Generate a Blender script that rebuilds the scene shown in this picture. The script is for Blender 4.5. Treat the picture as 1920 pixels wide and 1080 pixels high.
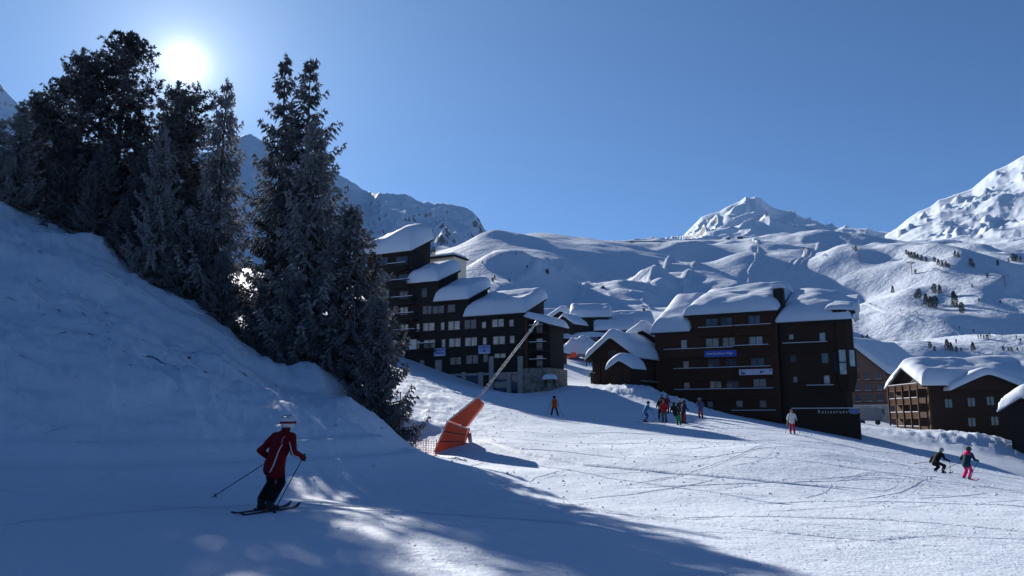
import bpy, bmesh, math, random
import numpy as np
from mathutils import Vector, Matrix

for o in list(bpy.data.objects): bpy.data.objects.remove(o)
scene = bpy.context.scene
col = scene.collection
R = math.radians
random.seed(7)

# ------------------------------------------------------------------ camera
F = 1500.0                       # focal length in photo pixels (1920 wide)
PITCH = R(9.28)
CP, SP = math.cos(PITCH), math.sin(PITCH)
cam_d = bpy.data.cameras.new('camera')
cam_d.sensor_width = 36.0
cam_d.lens = F / 1920 * 36.0
cam_d.clip_start = 0.1
cam_d.clip_end = 20000
cam = bpy.data.objects.new('camera', cam_d)
cam.location = (0, 0, 0)
cam.rotation_euler = (R(90) + PITCH, 0, 0)
col.objects.link(cam)
scene.camera = cam

# ------------------------------------------------------------------ sky and sun
SUN_EL, SUN_AZ = R(23.1), R(-23.5)          # azimuth from +Y, negative = left
SUN = Vector((math.sin(SUN_AZ) * math.cos(SUN_EL), math.cos(SUN_AZ) * math.cos(SUN_EL), math.sin(SUN_EL)))
w = bpy.data.worlds.new('World'); scene.world = w; w.use_nodes = True
nt = w.node_tree; nt.nodes.clear()
out = nt.nodes.new('ShaderNodeOutputWorld')
bg = nt.nodes.new('ShaderNodeBackground')
sky = nt.nodes.new('ShaderNodeTexSky')
sky.sky_type = 'NISHITA'; sky.sun_disc = False
sky.sun_elevation = SUN_EL
sky.sun_rotation = SUN_AZ
sky.altitude = 2100; sky.air_density = 0.9; sky.dust_density = 0.1; sky.ozone_density = 8.0
bg.inputs['Strength'].default_value = 0.05
nt.links.new(sky.outputs[0], bg.inputs['Color'])
# the sun's own disc and the bright air right round it
tc = nt.nodes.new('ShaderNodeTexCoord')
dot = nt.nodes.new('ShaderNodeVectorMath'); dot.operation = 'DOT_PRODUCT'
nt.links.new(tc.outputs['Generated'], dot.inputs[0]); dot.inputs[1].default_value = SUN
ac = nt.nodes.new('ShaderNodeMath'); ac.operation = 'ARCCOSINE'; ac.use_clamp = False
nt.links.new(dot.outputs['Value'], ac.inputs[0])
def mth(op, a, b=None):
    n = nt.nodes.new('ShaderNodeMath'); n.operation = op
    for i, v in enumerate((a, b)):
        if v is None: continue
        if isinstance(v, (int, float)): n.inputs[i].default_value = v
        else: nt.links.new(v, n.inputs[i])
    return n.outputs[0]
def glow(amp, wid, p):
    return mth('MULTIPLY', mth('EXPONENT', mth('MULTIPLY', mth('POWER', mth('DIVIDE', ac.outputs[0], wid), p), -1.0)), amp)
g = mth('ADD', mth('ADD', glow(40.0, 0.006, 2.0), glow(1.7, 0.0105, 1.0)), glow(0.26, 0.06, 1.0))
bg2 = nt.nodes.new('ShaderNodeBackground')
bg2.inputs['Color'].default_value = (1.0, 0.97, 0.93, 1)
nt.links.new(g, bg2.inputs['Strength'])
bg3 = nt.nodes.new('ShaderNodeBackground'); bg3.inputs['Color'].default_value = (0.48, 0.75, 1.0, 1)
nt.links.new(glow(0.22, 0.30, 1.0), bg3.inputs['Strength'])
add0 = nt.nodes.new('ShaderNodeAddShader'); nt.links.new(bg2.outputs[0], add0.inputs[0]); nt.links.new(bg3.outputs[0], add0.inputs[1])
add = nt.nodes.new('ShaderNodeAddShader')
nt.links.new(bg.outputs[0], add.inputs[0]); nt.links.new(add0.outputs[0], add.inputs[1])
nt.links.new(add.outputs[0], out.inputs['Surface'])

sl = bpy.data.lights.new('sun', 'SUN'); sl.energy = 5.0; sl.angle = R(0.53); sl.color = (1.0, 0.93, 0.85)
so = bpy.data.objects.new('sun', sl); col.objects.link(so)
so.rotation_euler = SUN.to_track_quat('Z', 'Y').to_euler()

scene.view_settings.view_transform = 'Standard'
scene.view_settings.look = 'None'
scene.view_settings.gamma = 1.0
scene.view_settings.exposure = 0.95

# ------------------------------------------------------------------ helpers
def at(px, py, d):
    u = (px - 960) / F; v = (540 - py) / F
    fy = CP - v * SP
    return Vector((u * d / fy, d, (SP + v * CP) * d / fy))

def tag(o, label=None, cat=None, group=None, kind=None):
    if label: o['label'] = label
    if cat: o['category'] = cat
    if group: o['group'] = group
    if kind: o['kind'] = kind
    return o

def link(o, parent=None):
    col.objects.link(o)
    if parent is not None: o.parent = parent
    return o

def empty(name, loc=(0, 0, 0), rz=0.0):
    o = bpy.data.objects.new(name, None); o.empty_display_size = 0.3
    o.location = loc; o.rotation_euler = (0, 0, rz)
    return link(o)

def mesh_np(name, V, Fq, mats=None, smooth=True, parent=None, tris=None, mat_idx=None):
    """V (n,3); Fq (m,4) quads and / or tris (k,3)"""
    me = bpy.data.meshes.new(name)
    V = np.asarray(V, dtype=np.float32)
    q = np.asarray(Fq, dtype=np.int32).reshape(-1, 4) if Fq is not None else np.zeros((0, 4), np.int32)
    t = np.asarray(tris, dtype=np.int32).reshape(-1, 3) if tris is not None else np.zeros((0, 3), np.int32)
    me.vertices.add(len(V)); me.vertices.foreach_set('co', V.ravel())
    nl = q.size + t.size; npoly = len(q) + len(t)
    me.loops.add(nl); me.polygons.add(npoly)
    me.loops.foreach_set('vertex_index', np.concatenate([q.ravel(), t.ravel()]))
    st = np.concatenate([np.arange(len(q)) * 4, q.size + np.arange(len(t)) * 3]).astype(np.int32)
    me.polygons.foreach_set('loop_start', st)
    me.polygons.foreach_set('use_smooth', np.full(npoly, smooth, dtype=bool))
    for m in (mats if isinstance(mats, (list, tuple)) else [mats]):
        if m: me.materials.append(m)
    if mat_idx is not None: me.polygons.foreach_set('material_index', np.asarray(mat_idx, dtype=np.int32))
    me.update(calc_edges=True)
    o = bpy.data.objects.new(name, me)
    return link(o, parent)

class MB:
    """collects boxes, bars, prisms -> one mesh object"""
    def __init__(s): s.v = []; s.f = []
    def quad(s, a, b, c, d):
        i = len(s.v); s.v += [tuple(a), tuple(b), tuple(c), tuple(d)]; s.f.append((i, i+1, i+2, i+3)); return s
    def box(s, x0, x1, y0, y1, z0, z1):
        i = len(s.v)
        s.v += [(x0,y0,z0),(x1,y0,z0),(x1,y1,z0),(x0,y1,z0),(x0,y0,z1),(x1,y0,z1),(x1,y1,z1),(x0,y1,z1)]
        for q in ((0,3,2,1),(4,5,6,7),(0,1,5,4),(1,2,6,5),(2,3,7,6),(3,0,4,7)): s.f.append(tuple(i+k for k in q))
        return s
    def prism(s, pts, vec):
        """closed outline pts extruded by vec"""
        i = len(s.v); n = len(pts); vec = Vector(vec)
        s.v += [tuple(p) for p in pts] + [tuple(Vector(p) + vec) for p in pts]
        s.f.append(tuple(i + k for k in range(n))[::-1]); s.f.append(tuple(i + n + k for k in range(n)))
        for k in range(n): s.f.append((i+k, i+(k+1)%n, i+n+(k+1)%n, i+n+k))
        return s
    def bar(s, a, b, w, h=None, up=(0,0,1)):
        a = Vector(a); b = Vector(b); h = h or w
        d = (b - a).normalized(); sd = d.cross(Vector(up))
        if sd.length < 1e-4: sd = d.cross(Vector((1,0,0)))
        sd.normalize(); u = sd.cross(d)
        pts = [a + sd*(w/2*i) + u*(h/2*j) for i, j in ((-1,-1),(1,-1),(1,1),(-1,1))]
        return s.prism(pts, b - a)
    def tube(s, pts, rads, n=8, cap=True):
        pts = [Vector(p) for p in pts]; i0 = len(s.v)
        for k, p in enumerate(pts):
            t = (pts[min(k+1, len(pts)-1)] - pts[max(k-1, 0)]).normalized()
            sd = t.cross(Vector((0,0,1)))
            if sd.length < 1e-3: sd = t.cross(Vector((0,1,0)))
            sd.normalize(); u = sd.cross(t); r = rads[k] if isinstance(rads, (list, tuple)) else rads
            for j in range(n):
                a = 2*math.pi*j/n; s.v.append(tuple(p + sd*(r*math.cos(a)) + u*(r*math.sin(a))))
        for k in range(len(pts)-1):
            for j in range(n):
                a = i0+k*n+j; b = i0+k*n+(j+1)%n; s.f.append((a, b, b+n, a+n))
        if cap:
            s.f.append(tuple(i0 + j for j in range(n))[::-1]); s.f.append(tuple(i0+(len(pts)-1)*n+j for j in range(n)))
        return s
    def build(s, name, mat, parent=None, smooth=False):
        me = bpy.data.meshes.new(name); me.from_pydata(s.v, [], s.f)
        if mat: me.materials.append(mat)
        if smooth: me.polygons.foreach_set('use_smooth', [True]*len(me.polygons))
        bm = bmesh.new(); bm.from_mesh(me); bmesh.ops.recalc_face_normals(bm, faces=bm.faces); bm.to_mesh(me); bm.free()
        return link(bpy.data.objects.new(name, me), parent)

# ------------------------------------------------------------------ noise
_rs = np.random.RandomState(11)
_tab = _rs.rand(256, 256)
def vnoise(x, y, seed=0):
    x = np.asarray(x, float) + seed * 17.31; y = np.asarray(y, float) + seed * 9.77
    xi = np.floor(x).astype(int); yi = np.floor(y).astype(int)
    fx = x - xi; fy = y - yi
    fx = fx*fx*fx*(fx*(fx*6-15)+10); fy = fy*fy*fy*(fy*(fy*6-15)+10)
    a = _tab[xi % 256, yi % 256]; b = _tab[(xi+1) % 256, yi % 256]
    c = _tab[xi % 256, (yi+1) % 256]; d = _tab[(xi+1) % 256, (yi+1) % 256]
    return (a*(1-fx)+b*fx)*(1-fy) + (c*(1-fx)+d*fx)*fy - 0.5
def fbm(x, y, oct=4, seed=0, gain=0.5, lac=2.03):
    s = 0; a = 1.0; f = 1.0
    for k in range(oct):
        ca, sa = math.cos(k*1.1), math.sin(k*1.1)
        s = s + a * vnoise((x*ca - y*sa)*f, (x*sa + y*ca)*f, seed + k); a *= gain; f *= lac
    return s
def ridged(x, y, oct=5, seed=0, gain=0.5):
    s = 0; a = 1.0; f = 1.0
    for k in range(oct):
        ca, sa = math.cos(k*0.9+.3), math.sin(k*0.9+.3)
        n = 1 - np.abs(2*vnoise((x*ca - y*sa)*f, (x*sa + y*ca)*f, seed + k)); s = s + a*(n*n - .55); a *= gain; f *= 2.07
    return s
def sstep(a, b, x):
    t = np.clip((x - a) / (b - a), 0, 1); return t*t*(3-2*t)

class RBF:
    def __init__(s, P, val, c):
        P = np.asarray(P, float); s.P = P; s.c = c; n = len(P)
        A = np.sqrt(((P[:, None] - P[None])**2).sum(-1) + c*c)
        M = np.zeros((n+3, n+3)); M[:n, :n] = A + np.eye(n)*0.0
        M[:n, n] = 1; M[:n, n+1:] = P; M[n, :n] = 1; M[n+1:, :n] = P.T
        s.w = np.linalg.solve(M, np.concatenate([val, np.zeros(3)]))
    def __call__(s, x, y):
        x = np.asarray(x, float); y = np.asarray(y, float); n = len(s.P)
        o = s.w[n] + s.w[n+1]*x + s.w[n+2]*y
        for i in range(n):
            o = o + s.w[i]*np.sqrt((x-s.P[i,0])**2 + (y-s.P[i,1])**2 + s.c*s.c)
        return o

# ------------------------------------------------------------------ materials
def new_mat(name):
    m = bpy.data.materials.new(name); m.use_nodes = True
    return m, m.node_tree, m.node_tree.nodes['Principled BSDF']
def nd(nt, t, **kw):
    n = nt.nodes.new(t)
    for k, v in kw.items():
        if k.startswith('i_'): n.inputs[k[2:].replace('_', ' ')].default_value = v
        else: setattr(n, k, v)
    return n
def noise_node(nt, vec, scale, detail=4, rough=.55):
    n = nd(nt, 'ShaderNodeTexNoise'); n.inputs['Scale'].default_value = scale
    n.inputs['Detail'].default_value = detail; n.inputs['Roughness'].default_value = rough
    nt.links.new(vec, n.inputs['Vector']); return n
def ramp(nt, fac, stops):
    r = nd(nt, 'ShaderNodeValToRGB'); e = r.color_ramp.elements
    while len(e) < len(stops): e.new(0.5)
    for i, (p, c) in enumerate(stops):
        e[i].position = p; e[i].color = (*c, 1) if len(c) == 3 else c
    nt.links.new(fac, r.inputs[0]); return r.outputs[0]
def bump(nt, h, strength, dist, prev=None):
    b = nd(nt, 'ShaderNodeBump'); b.inputs['Strength'].default_value = strength; b.inputs['Distance'].default_value = dist
    nt.links.new(h, b.inputs['Height'])
    if prev is not None: nt.links.new(prev, b.inputs['Normal'])
    return b.outputs[0]

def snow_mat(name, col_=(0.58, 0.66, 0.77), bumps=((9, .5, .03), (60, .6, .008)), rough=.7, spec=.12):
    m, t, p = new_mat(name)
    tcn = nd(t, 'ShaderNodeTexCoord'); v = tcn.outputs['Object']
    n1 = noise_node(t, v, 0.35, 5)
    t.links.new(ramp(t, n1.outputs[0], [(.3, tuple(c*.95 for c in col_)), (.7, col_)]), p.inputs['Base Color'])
    nb = None
    for sc, st, di in bumps:
        nb = bump(t, noise_node(t, v, sc, 5, .6).outputs[0], st, di, nb)
    if nb: t.links.new(nb, p.inputs['Normal'])
    p.inputs['Roughness'].default_value = rough
    p.inputs['Specular IOR Level'].default_value = spec
    return m
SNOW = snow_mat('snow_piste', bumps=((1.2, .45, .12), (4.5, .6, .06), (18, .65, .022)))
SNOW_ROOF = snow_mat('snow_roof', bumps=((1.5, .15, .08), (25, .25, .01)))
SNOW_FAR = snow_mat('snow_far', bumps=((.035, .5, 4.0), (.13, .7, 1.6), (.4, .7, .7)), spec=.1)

def rock_snow_mat(name, lo, hi, scale, rockc=((.045,.042,.042), (.17,.155,.145)), bias=0.0):
    m, t, p = new_mat(name)
    tcn = nd(t, 'ShaderNodeTexCoord'); v = tcn.outputs['Object']
    ge = nd(t, 'ShaderNodeNewGeometry'); sx = nd(t, 'ShaderNodeSeparateXYZ'); t.links.new(ge.outputs['Normal'], sx.inputs[0])
    mp = nd(t, 'ShaderNodeMapping'); mp.inputs['Scale'].default_value = (1, 1, .45); t.links.new(v, mp.inputs['Vector'])
    n = noise_node(t, mp.outputs[0], scale, 8, .68)
    ma = nd(t, 'ShaderNodeMath', operation='MULTIPLY_ADD'); t.links.new(n.outputs[0], ma.inputs[0]); ma.inputs[1].default_value = .75
    ma.inputs[2].default_value = -.375 + bias
    ad = nd(t, 'ShaderNodeMath', operation='ADD'); t.links.new(sx.outputs['Z'], ad.inputs[0]); t.links.new(ma.outputs[0], ad.inputs[1])
    fac = ramp(t, ad.outputs[0], [(lo, (0,0,0)), (hi, (1,1,1))])
    rk = ramp(t, noise_node(t, v, scale*4, 6, .7).outputs[0], [(.3, rockc[0]), (.7, rockc[1])])
    mx = nd(t, 'ShaderNodeMix', data_type='RGBA'); t.links.new(fac, mx.inputs['Factor'])
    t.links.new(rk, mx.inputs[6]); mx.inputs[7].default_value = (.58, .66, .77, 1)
    t.links.new(mx.outputs[2], p.inputs['Base Color'])
    nb = bump(t, n.outputs[0], .4, 10); nb = bump(t, noise_node(t, v, scale*5, 6, .65).outputs[0], .4, 2, nb)
    t.links.new(nb, p.inputs['Normal']); p.inputs['Roughness'].default_value = .8; p.inputs['Specular IOR Level'].default_value = .1
    return m
# ------------------------------------------------------------------ near terrain
def polar(az, r):
    A, Rr = np.meshgrid(az, r)
    return np.sin(A)*Rr, np.cos(A)*Rr
def grid_quads(nr, nc):
    i = np.arange(nr*nc).reshape(nr, nc)
    return np.stack([i[:-1, :-1], i[:-1, 1:], i[1:, 1:], i[1:, :-1]], -1).reshape(-1, 4)

GP = []
def gp(px, py, d): GP.append(tuple(at(px, py, d)))
for p in [(0,0,-1.72),(-4,3,-1.6),(4,3,-1.95),(0,-12,-2.2),(-14,-6,0.5),(14,-6,-3.4),(-30,0,7),(35,0,-6.5),(0,-60,-6),(-70,-20,16),(70,-20,-14),
          (-8,9,-1.5),(-3.5,9.6,-1.72),(0,10.1,-1.86),(7.6,12.2,-2.28)]: GP.append(p)
gp(512,958,14.4)
# foot of the left bank
for q in [(-200,885,17),(0,876,17.2),(250,877,18.6),(500,870,20.6),(700,864,23.5),(800,853,27)]: gp(*q)
for q in [(-200,700,19.5),(0,720,20.2),(250,740,21.2),(480,770,23),(640,800,25)]: gp(*q)
for q in [(-200,560,24),(0,575,26.2),(220,615,26.6),(400,690,27.4),(540,740,28)]: gp(*q)
for q in [(0,470,32),(150,520,32),(300,600,31.5),(440,680,31.5),(560,735,32)]: gp(*q)
# its crest
for q in [(-250,330,40),(0,384,39.5),(95,424,39.2),(185,446,39.5),(240,490,39),(272,520,38.5),(370,562,38),(432,612,37.5),(490,665,37),(560,690,36.8),(622,702,36.5),(652,747,35),(702,792,33),(745,832,31)]: gp(*q)
# behind the crest
for q in [(-250,345,52),(0,400,48),(190,470,47),(370,590,46),(490,690,44),(620,735,43),(0,420,60),(300,560,58),(520,690,56),(640,720,56),(740,815,38),(700,775,44)]: gp(*q)
# lit slope behind the snow cannon and up to the left building
for q in [(830,846,36),(700,835,34),(770,775,43),(850,795,43),(760,708,72),(850,735,75),(900,757,62),(680,700,70),(640,660,95),(700,655,118),
          (760,668,112),(860,705,106),(960,737,101.5),(1018,733,101),(500,600,110),(300,540,110)]: gp(*q)
# piste
for q in [(960,769,64),(1040,779,67),(1240,790,64),(1340,786,70),(1484,814,59),(1110,721,105),(1160,733,98),(1240,752,104),(1062,690,125),
          (1060,652,170),(1010,645,190),(1100,628,215),(1180,630,215),(1290,765,100),(1000,855,33),(1100,830,41),(1300,870,31)]: gp(*q)
for x, y in [(32,77.4),(36,68),(38.4,62.6),(20.7,36),(45,95),(13,20),(30,46),(12,35)]:
    GP.append((x, y, -1.07+.073*(y-59)-.194*(x-20.6)))
for q in [(1640,803,120),(1700,806,128),(1760,811,122),(1850,828,116),(1925,856,110),(1800,853,88),(1920,893,78),(2100,960,80),(2100,900,130),(1700,800,170),(1900,820,200),(1650,775,190)]: gp(*q)
for q in [(1300,690,190),(1400,720,240),(1700,760,260),(2000,790,280),(900,620,230),(600,560,230),(200,450,230),(-300,350,200),(-300,300,80)]: gp(*q)
GP = np.array(GP)
_ground = RBF(GP[:, :2], GP[:, 2], 2.2)
def ground_np(x, y):
    z = _ground(x, y)
    r = np.hypot(x, y)
    # rougher snow on the bank and on the ploughed slope behind it
    bank = sstep(-1.1, .4, z) * sstep(56, 42, y) * sstep(2, -4, x)
    z = z + bank*(fbm(x/2.6, y/2.6, 4, 3)*.5 + ridged(x/2.4 + y*.55, y/.9 - x*.35, 4, 6)*.17 + ridged((x+y*.8)/.8, (y-x*.8)/5.5, 3, 8)*.11)
    slope = sstep(34, 44, y)*sstep(100, 84, y)*sstep(2, -6, x)
    z = z + slope*(ridged(x/1.2, y/1.2, 4, 9)*.13 + ridged(x/3.0, y/4, 2, 19)*.12)
    lip = np.exp(-((z+.95)/.14)**2)*sstep(0,-3,x)*sstep(30,22,y)
    bn = sstep(1,-3,x)*sstep(31,25,y)*sstep(13,17,y)*sstep(-1.25,-1.0,z)*sstep(-.25,-.5,z)
    z = z - bn*.10*np.sin(2*np.pi*(z+1.02)/.5)
    mound = np.exp(-(((x-16)/7.5)**2 + ((y-96)/5.5)**2))
    z = z + mound*(1.2 + .5*ridged(x/1.6, y/1.6, 3, 21))
    z = z + fbm(x/6.0, y/6.0, 3, 1)*.16*sstep(4, 20, r) + fbm(x/1.1, y/1.1, 2, 5)*.025
    pl = sstep(195, 205, y)*sstep(60, 40, np.abs(x-22))
    z = z + pl*ridged(x/3, y/3, 3, 31)*.4
    rt = np.exp(-(((x-66)/14)**2 + ((y-113)/6)**2))
    z = z + rt*(1.3 + .5*ridged(x/1.8, y/1.8, 3, 41))
    z = z - np.exp(-(((x-44)/14)**2 + ((y-80)/10)**2))*.5
    return z
def gz(x, y): return float(ground_np(np.array([x]), np.array([y]))[0])

azf = np.concatenate([np.arange(-180, -54, 3.5), np.arange(-54, 54.01, .115), np.arange(57, 180.1, 3.5)])
rr = np.concatenate([[0.02, .6], 1.5*1.0112**np.arange(0, 476)])
X, Y = polar(np.radians(azf), rr)
Z = ground_np(X, Y)
SNOW_GROUND = SNOW
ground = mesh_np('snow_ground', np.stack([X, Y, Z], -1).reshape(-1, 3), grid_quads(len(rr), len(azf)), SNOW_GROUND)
tag(ground, kind='structure')

# ------------------------------------------------------------------ far slopes
def interp_px(px, pts):
    pts = sorted(pts); return np.interp(px, [p[0] for p in pts], [p[1] for p in pts])
FP = []
def fp(px, py, d):
    v = at(px, py, d); r = math.hypot(v.x, v.y)
    FP.append((math.atan2(v.x, v.y)*2.2, math.log(r)*1.0, v.z/r))
for px, pts in {
    -500: [(460,240),(420,420),(360,800),(300,1500)],
    -100: [(500,240),(460,420),(400,800),(330,1500)],
    300: [(590,240),(540,420),(480,800),(420,1500)],
    640: [(640,240),(600,380),(520,700),(470,1100),(452,1500),(450,1900)],
    860: [(640,250),(590,360),(540,520),(500,760),(470,1050),(445,1400),(440,1800)],
    960: [(640,250),(585,350),(530,480),(500,700),(458,900),(433,1250),(445,1700)],
    1050: [(640,250),(605,345),(572,450),(545,550),(512,700),(480,850),(432,1250),(445,1700)],
    1150: [(640,250),(600,350),(565,460),(535,580),(505,720),(484,860),(438,1300),(444,1700)],
    1260: [(650,250),(605,345),(565,460),(532,590),(500,740),(470,940),(446,1250),(444,1800)],
    1400: [(700,260),(640,340),(580,450),(540,560),(500,710),(455,1020),(438,1350),(440,1800)],
    1520: [(720,270),(650,400),(600,500),(560,600),(500,760),(448,1050),(432,1280),(437,1800)],
    1640: [(700,290),(655,400),(615,500),(570,590),(510,730),(465,980),(442,1300),(438,1800)],
    1760: [(715,290),(660,400),(625,480),(585,560),(520,690),(478,850),(450,1050),(440,1350),(436,1800)],
    1880: [(730,290),(665,390),(630,470),(580,560),(520,680),(475,850),(445,1050),(435,1300),(425,1800)],
    2100: [(740,300),(670,390),(630,470),(570,570),(510,690),(455,900),(420,1300),(410,1800)],
    2500: [(780,300),(640,400),(560,600),(480,900),(400,1500)],
}.items():
    kk = np.interp(px, [640, 860, 1050, 1150, 1260, 1400, 1520, 1640, 1760, 1880, 2100], [.9, .9, .9, .92, .94, .97, 1.0, 1.0, 1.0, 1.0, 1.0])
    for py, d in pts:
        d2 = d*(1+(kk-1)*float(sstep(330, 560, d)))
        if d2 > 1500: d2 = 1500 + (d2-1500)*.35
        fp(px, py, d2)
FP = np.array(FP)
_far = RBF(FP[:, :2], FP[:, 2], .12)
def far_base(x, y):
    r = np.hypot(x, y); a = np.arctan2(x, y)
    z = r*_far(a*2.2, np.log(r))
    k = sstep(260, 420, r)
    # rolling knolls and gullies, drawn out down the hill
    z = z + k*(fbm(x/170, y/230, 2, 51)*22*sstep(300, 700, r)*(1-.75*sstep(850,1150,r)) - 14*sstep(800,1200,r) + fbm(x/75, y/110, 2, 57)*(9 + 12*sstep(.1,.3,a)) + fbm(x/30, y/42, 2, 63)*(1.4+1.2*sstep(.15,.3,a)) + ridged(x/48, y/70, 2, 67)*(.8+1.2*sstep(.2,.35,a)))
    # built terrain-park banks on the middle slope
    pk = np.exp(-((a-.165)/.085)**2)*np.exp(-((r-560)/150)**2)
    z = z + pk*ridged(x/40, y/50, 2, 77)*7
    # groomed shelves on the middle slopes
    return z
_fd = np.arange(262, 1700, 4.)
def _hit0(px, py):
    D = at(px, py, 1.0); k = np.nonzero(D.z*_fd - far_base(D.x*_fd, _fd) < 0)[0]
    return None if not len(k) else (D.x*_fd[k[0]], _fd[k[0]])
SPURS = []
for A_, w_, pts in [(3,24,[(885,478),(905,462),(945,448)]),(3,22,[(910,452),(960,446),(1005,444)]),(10,20,[(962,532),(990,516),(1032,497),(1045,506)]),(9,24,[(900,545),(950,536),(1015,532)]),
        (6,22,[(1100,486),(1145,477),(1190,474)]),(5,18,[(1180,508),(1215,484),(1248,474)]),(6,14,[(1275,470),(1320,463)]),(5,12,[(1230,520),(1262,505),(1300,500)]),(5,11,[(1150,545),(1190,532),(1215,536)]),(4,10,[(1190,560),(1225,548)]),
        (9,22,[(1548,520),(1600,497),(1640,503)]),(10,22,[(1642,502),(1690,488),(1760,506),(1792,516)]),(9,20,[(1800,512),(1832,501),(1900,492)]),(9,20,[(1622,548),(1680,522),(1712,512)]),(7,16,[(1700,470),(1770,462),(1840,468)]),(8,18,[(1810,560),(1850,535),(1915,515)]),(6,14,[(1640,600),(1690,580),(1720,570)]),(6,14,[(1760,600),(1820,585),(1880,590)]),(7,16,[(1590,470),(1640,462)])]:
    H_ = [_hit0(*p) for p in pts]; H_ = [h for h in H_ if h]
    if len(H_) > 1: SPURS.append((A_, w_*(1+.4*(np.mean([h[1] for h in H_])/700)), np.array(H_)))
def far_np(x, y):
    z = far_base(x, y); x = np.asarray(x, float); y = np.asarray(y, float)
    wx = x + fbm(x/60, y/60, 2, 83)*22; wy = y + fbm(x/60, y/60, 2, 85)*30
    for A_, w_, P in SPURS:
        best = np.full(x.shape, 1e9)
        for a, b in zip(P[:-1], P[1:]):
            d = b-a; t = np.clip(((wx-a[0])*d[0]+(wy-a[1])*d[1])/(d@d), 0, 1)
            best = np.minimum(best, (wx-a[0]-t*d[0])**2 + ((wy-a[1]-t*d[1])*.75)**2)
        z = z + A_*np.exp(-best/(w_*w_))
    return z
def fz(x, y): return float(far_np(np.array([x]), np.array([y]))[0])
azf2 = np.radians(np.concatenate([np.arange(-60, -16, .5), np.arange(-16, 37, .075), np.arange(37, 70, .5)]))
rr2 = 236*1.0072**np.arange(0, 290)
X, Y = polar(azf2, rr2); Z = far_np(X, Y)
Z[0] -= 25; Z[1] -= 6
edge = sstep(1650, 1880, np.hypot(X, Y)); Z = Z - edge*60
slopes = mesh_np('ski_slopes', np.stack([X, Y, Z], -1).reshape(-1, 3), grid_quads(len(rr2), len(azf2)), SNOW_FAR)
tag(slopes, kind='structure')

# ------------------------------------------------------------------ mountains: a ridge line with a face falling towards us
def mountain(name, sky_pts, d_ridge, d_foot, foot_py, mat, rough, gully, seed, step=.075, nrow=150, power=1.25, detail=1.0, spurs=None, fs=1.0):
    px0, px1 = sky_pts[0][0], sky_pts[-1][0]
    P = np.array([at(px, py, d_ridge(px) if callable(d_ridge) else d_ridge) for px, py in sky_pts])
    azr = np.arctan2(P[:, 0], P[:, 1]); rr_ = np.hypot(P[:, 0], P[:, 1])
    az = np.arange(azr[0], azr[-1], R(step))
    rid = np.interp(az, azr, rr_); zr = np.interp(az, azr, P[:, 2])
    pxs = np.interp(az, azr, [p[0] for p in sky_pts])
    fy_ = foot_py(pxs) if callable(foot_py) else np.full(len(az), foot_py)
    v = (540 - fy_)/F; zf = (SP + v*CP)/(CP - v*SP)*np.cos(az)*d_foot
    t = np.concatenate([np.linspace(0, 1, nrow), 1 + np.linspace(.02, .5, 14)])
    T, A = np.meshgrid(t, az, indexing='ij')
    RID = np.broadcast_to(rid, T.shape); ZR = np.broadcast_to(zr, T.shape); ZF = np.broadcast_to(zf, T.shape)
    Rr = d_foot + (RID - d_foot)*T
    X = np.sin(A)*Rr; Y = np.cos(A)*Rr
    tt = np.clip(T, 0, 1)
    Z = ZF + (ZR - ZF)*tt**power - np.clip(T-1, 0, 1)*(ZR-ZF)*1.1
    H = np.maximum(ZR - ZF, 20)
    env = np.clip(np.sin(np.pi*np.clip(tt, 0, 1)**.8), 0, 1)**.7 + .12*tt
    wx = X + fbm(X/220, Y/220, 3, seed+40)*120
    Z = Z + env*H*gully*ridged(wx/(H.mean()*1.1), Y/(H.mean()*2.0), 4, seed)
    Z = Z + (env*.85+.15*tt)*rough*ridged(X/(95*fs), Y/(130*fs), 5, seed+9, .5)*detail
    if spurs is not None: Z = Z + spurs(X, Y, T, A, H)
    o = mesh_np(name, np.stack([X, Y, Z], -1).reshape(-1, 3), grid_quads(len(t), len(az))[:, ::1], mat)
    return tag(o, kind='structure')

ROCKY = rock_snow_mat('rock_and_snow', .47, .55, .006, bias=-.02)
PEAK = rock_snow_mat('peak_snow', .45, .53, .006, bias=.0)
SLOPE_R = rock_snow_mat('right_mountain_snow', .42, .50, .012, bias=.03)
mountain('rocky_mountain', [(-700,60),(-300,70),(-60,100),(0,152),(28,182),(80,240),(150,300),(220,300),(320,270),(400,285),(440,262),(470,252),(500,268),(540,300),(600,318),(640,330),(665,342),(690,360),(715,362),(760,362),(790,376),(812,380),(830,377),(850,380),(872,389),(886,398),(898,413),(908,428),(930,442)],
         lambda px: 1900 if px < 700 else 1750, 900, lambda p: np.interp(p, [-700,0,600,930],[450,460,530,510]), ROCKY, 26, .2, 101, step=.08, nrow=170, power=1.35, fs=.62)
mountain('snowy_peak', [(1150,500),(1245,452),(1280,442),(1300,422),(1316,406),(1334,400),(1350,396),(1362,388),(1380,380),(1398,371),(1406,372),(1416,368),(1428,373),(1440,384),(1456,392),(1490,402),(1530,415),(1566,428),(1600,436),(1640,448),(1700,500)],
         3000, 2000, 452, PEAK, 7, .24, 131, step=.05, nrow=110, power=1.15)
mountain('snow_ridge', [(1470,490),(1540,440),(1560,432),(1580,427),(1600,429),(1625,428),(1645,434),(1672,436),(1720,450),(1780,500)], 2300, 1900, 460, PEAK, 6, .08, 151, step=.06, nrow=40)
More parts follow.
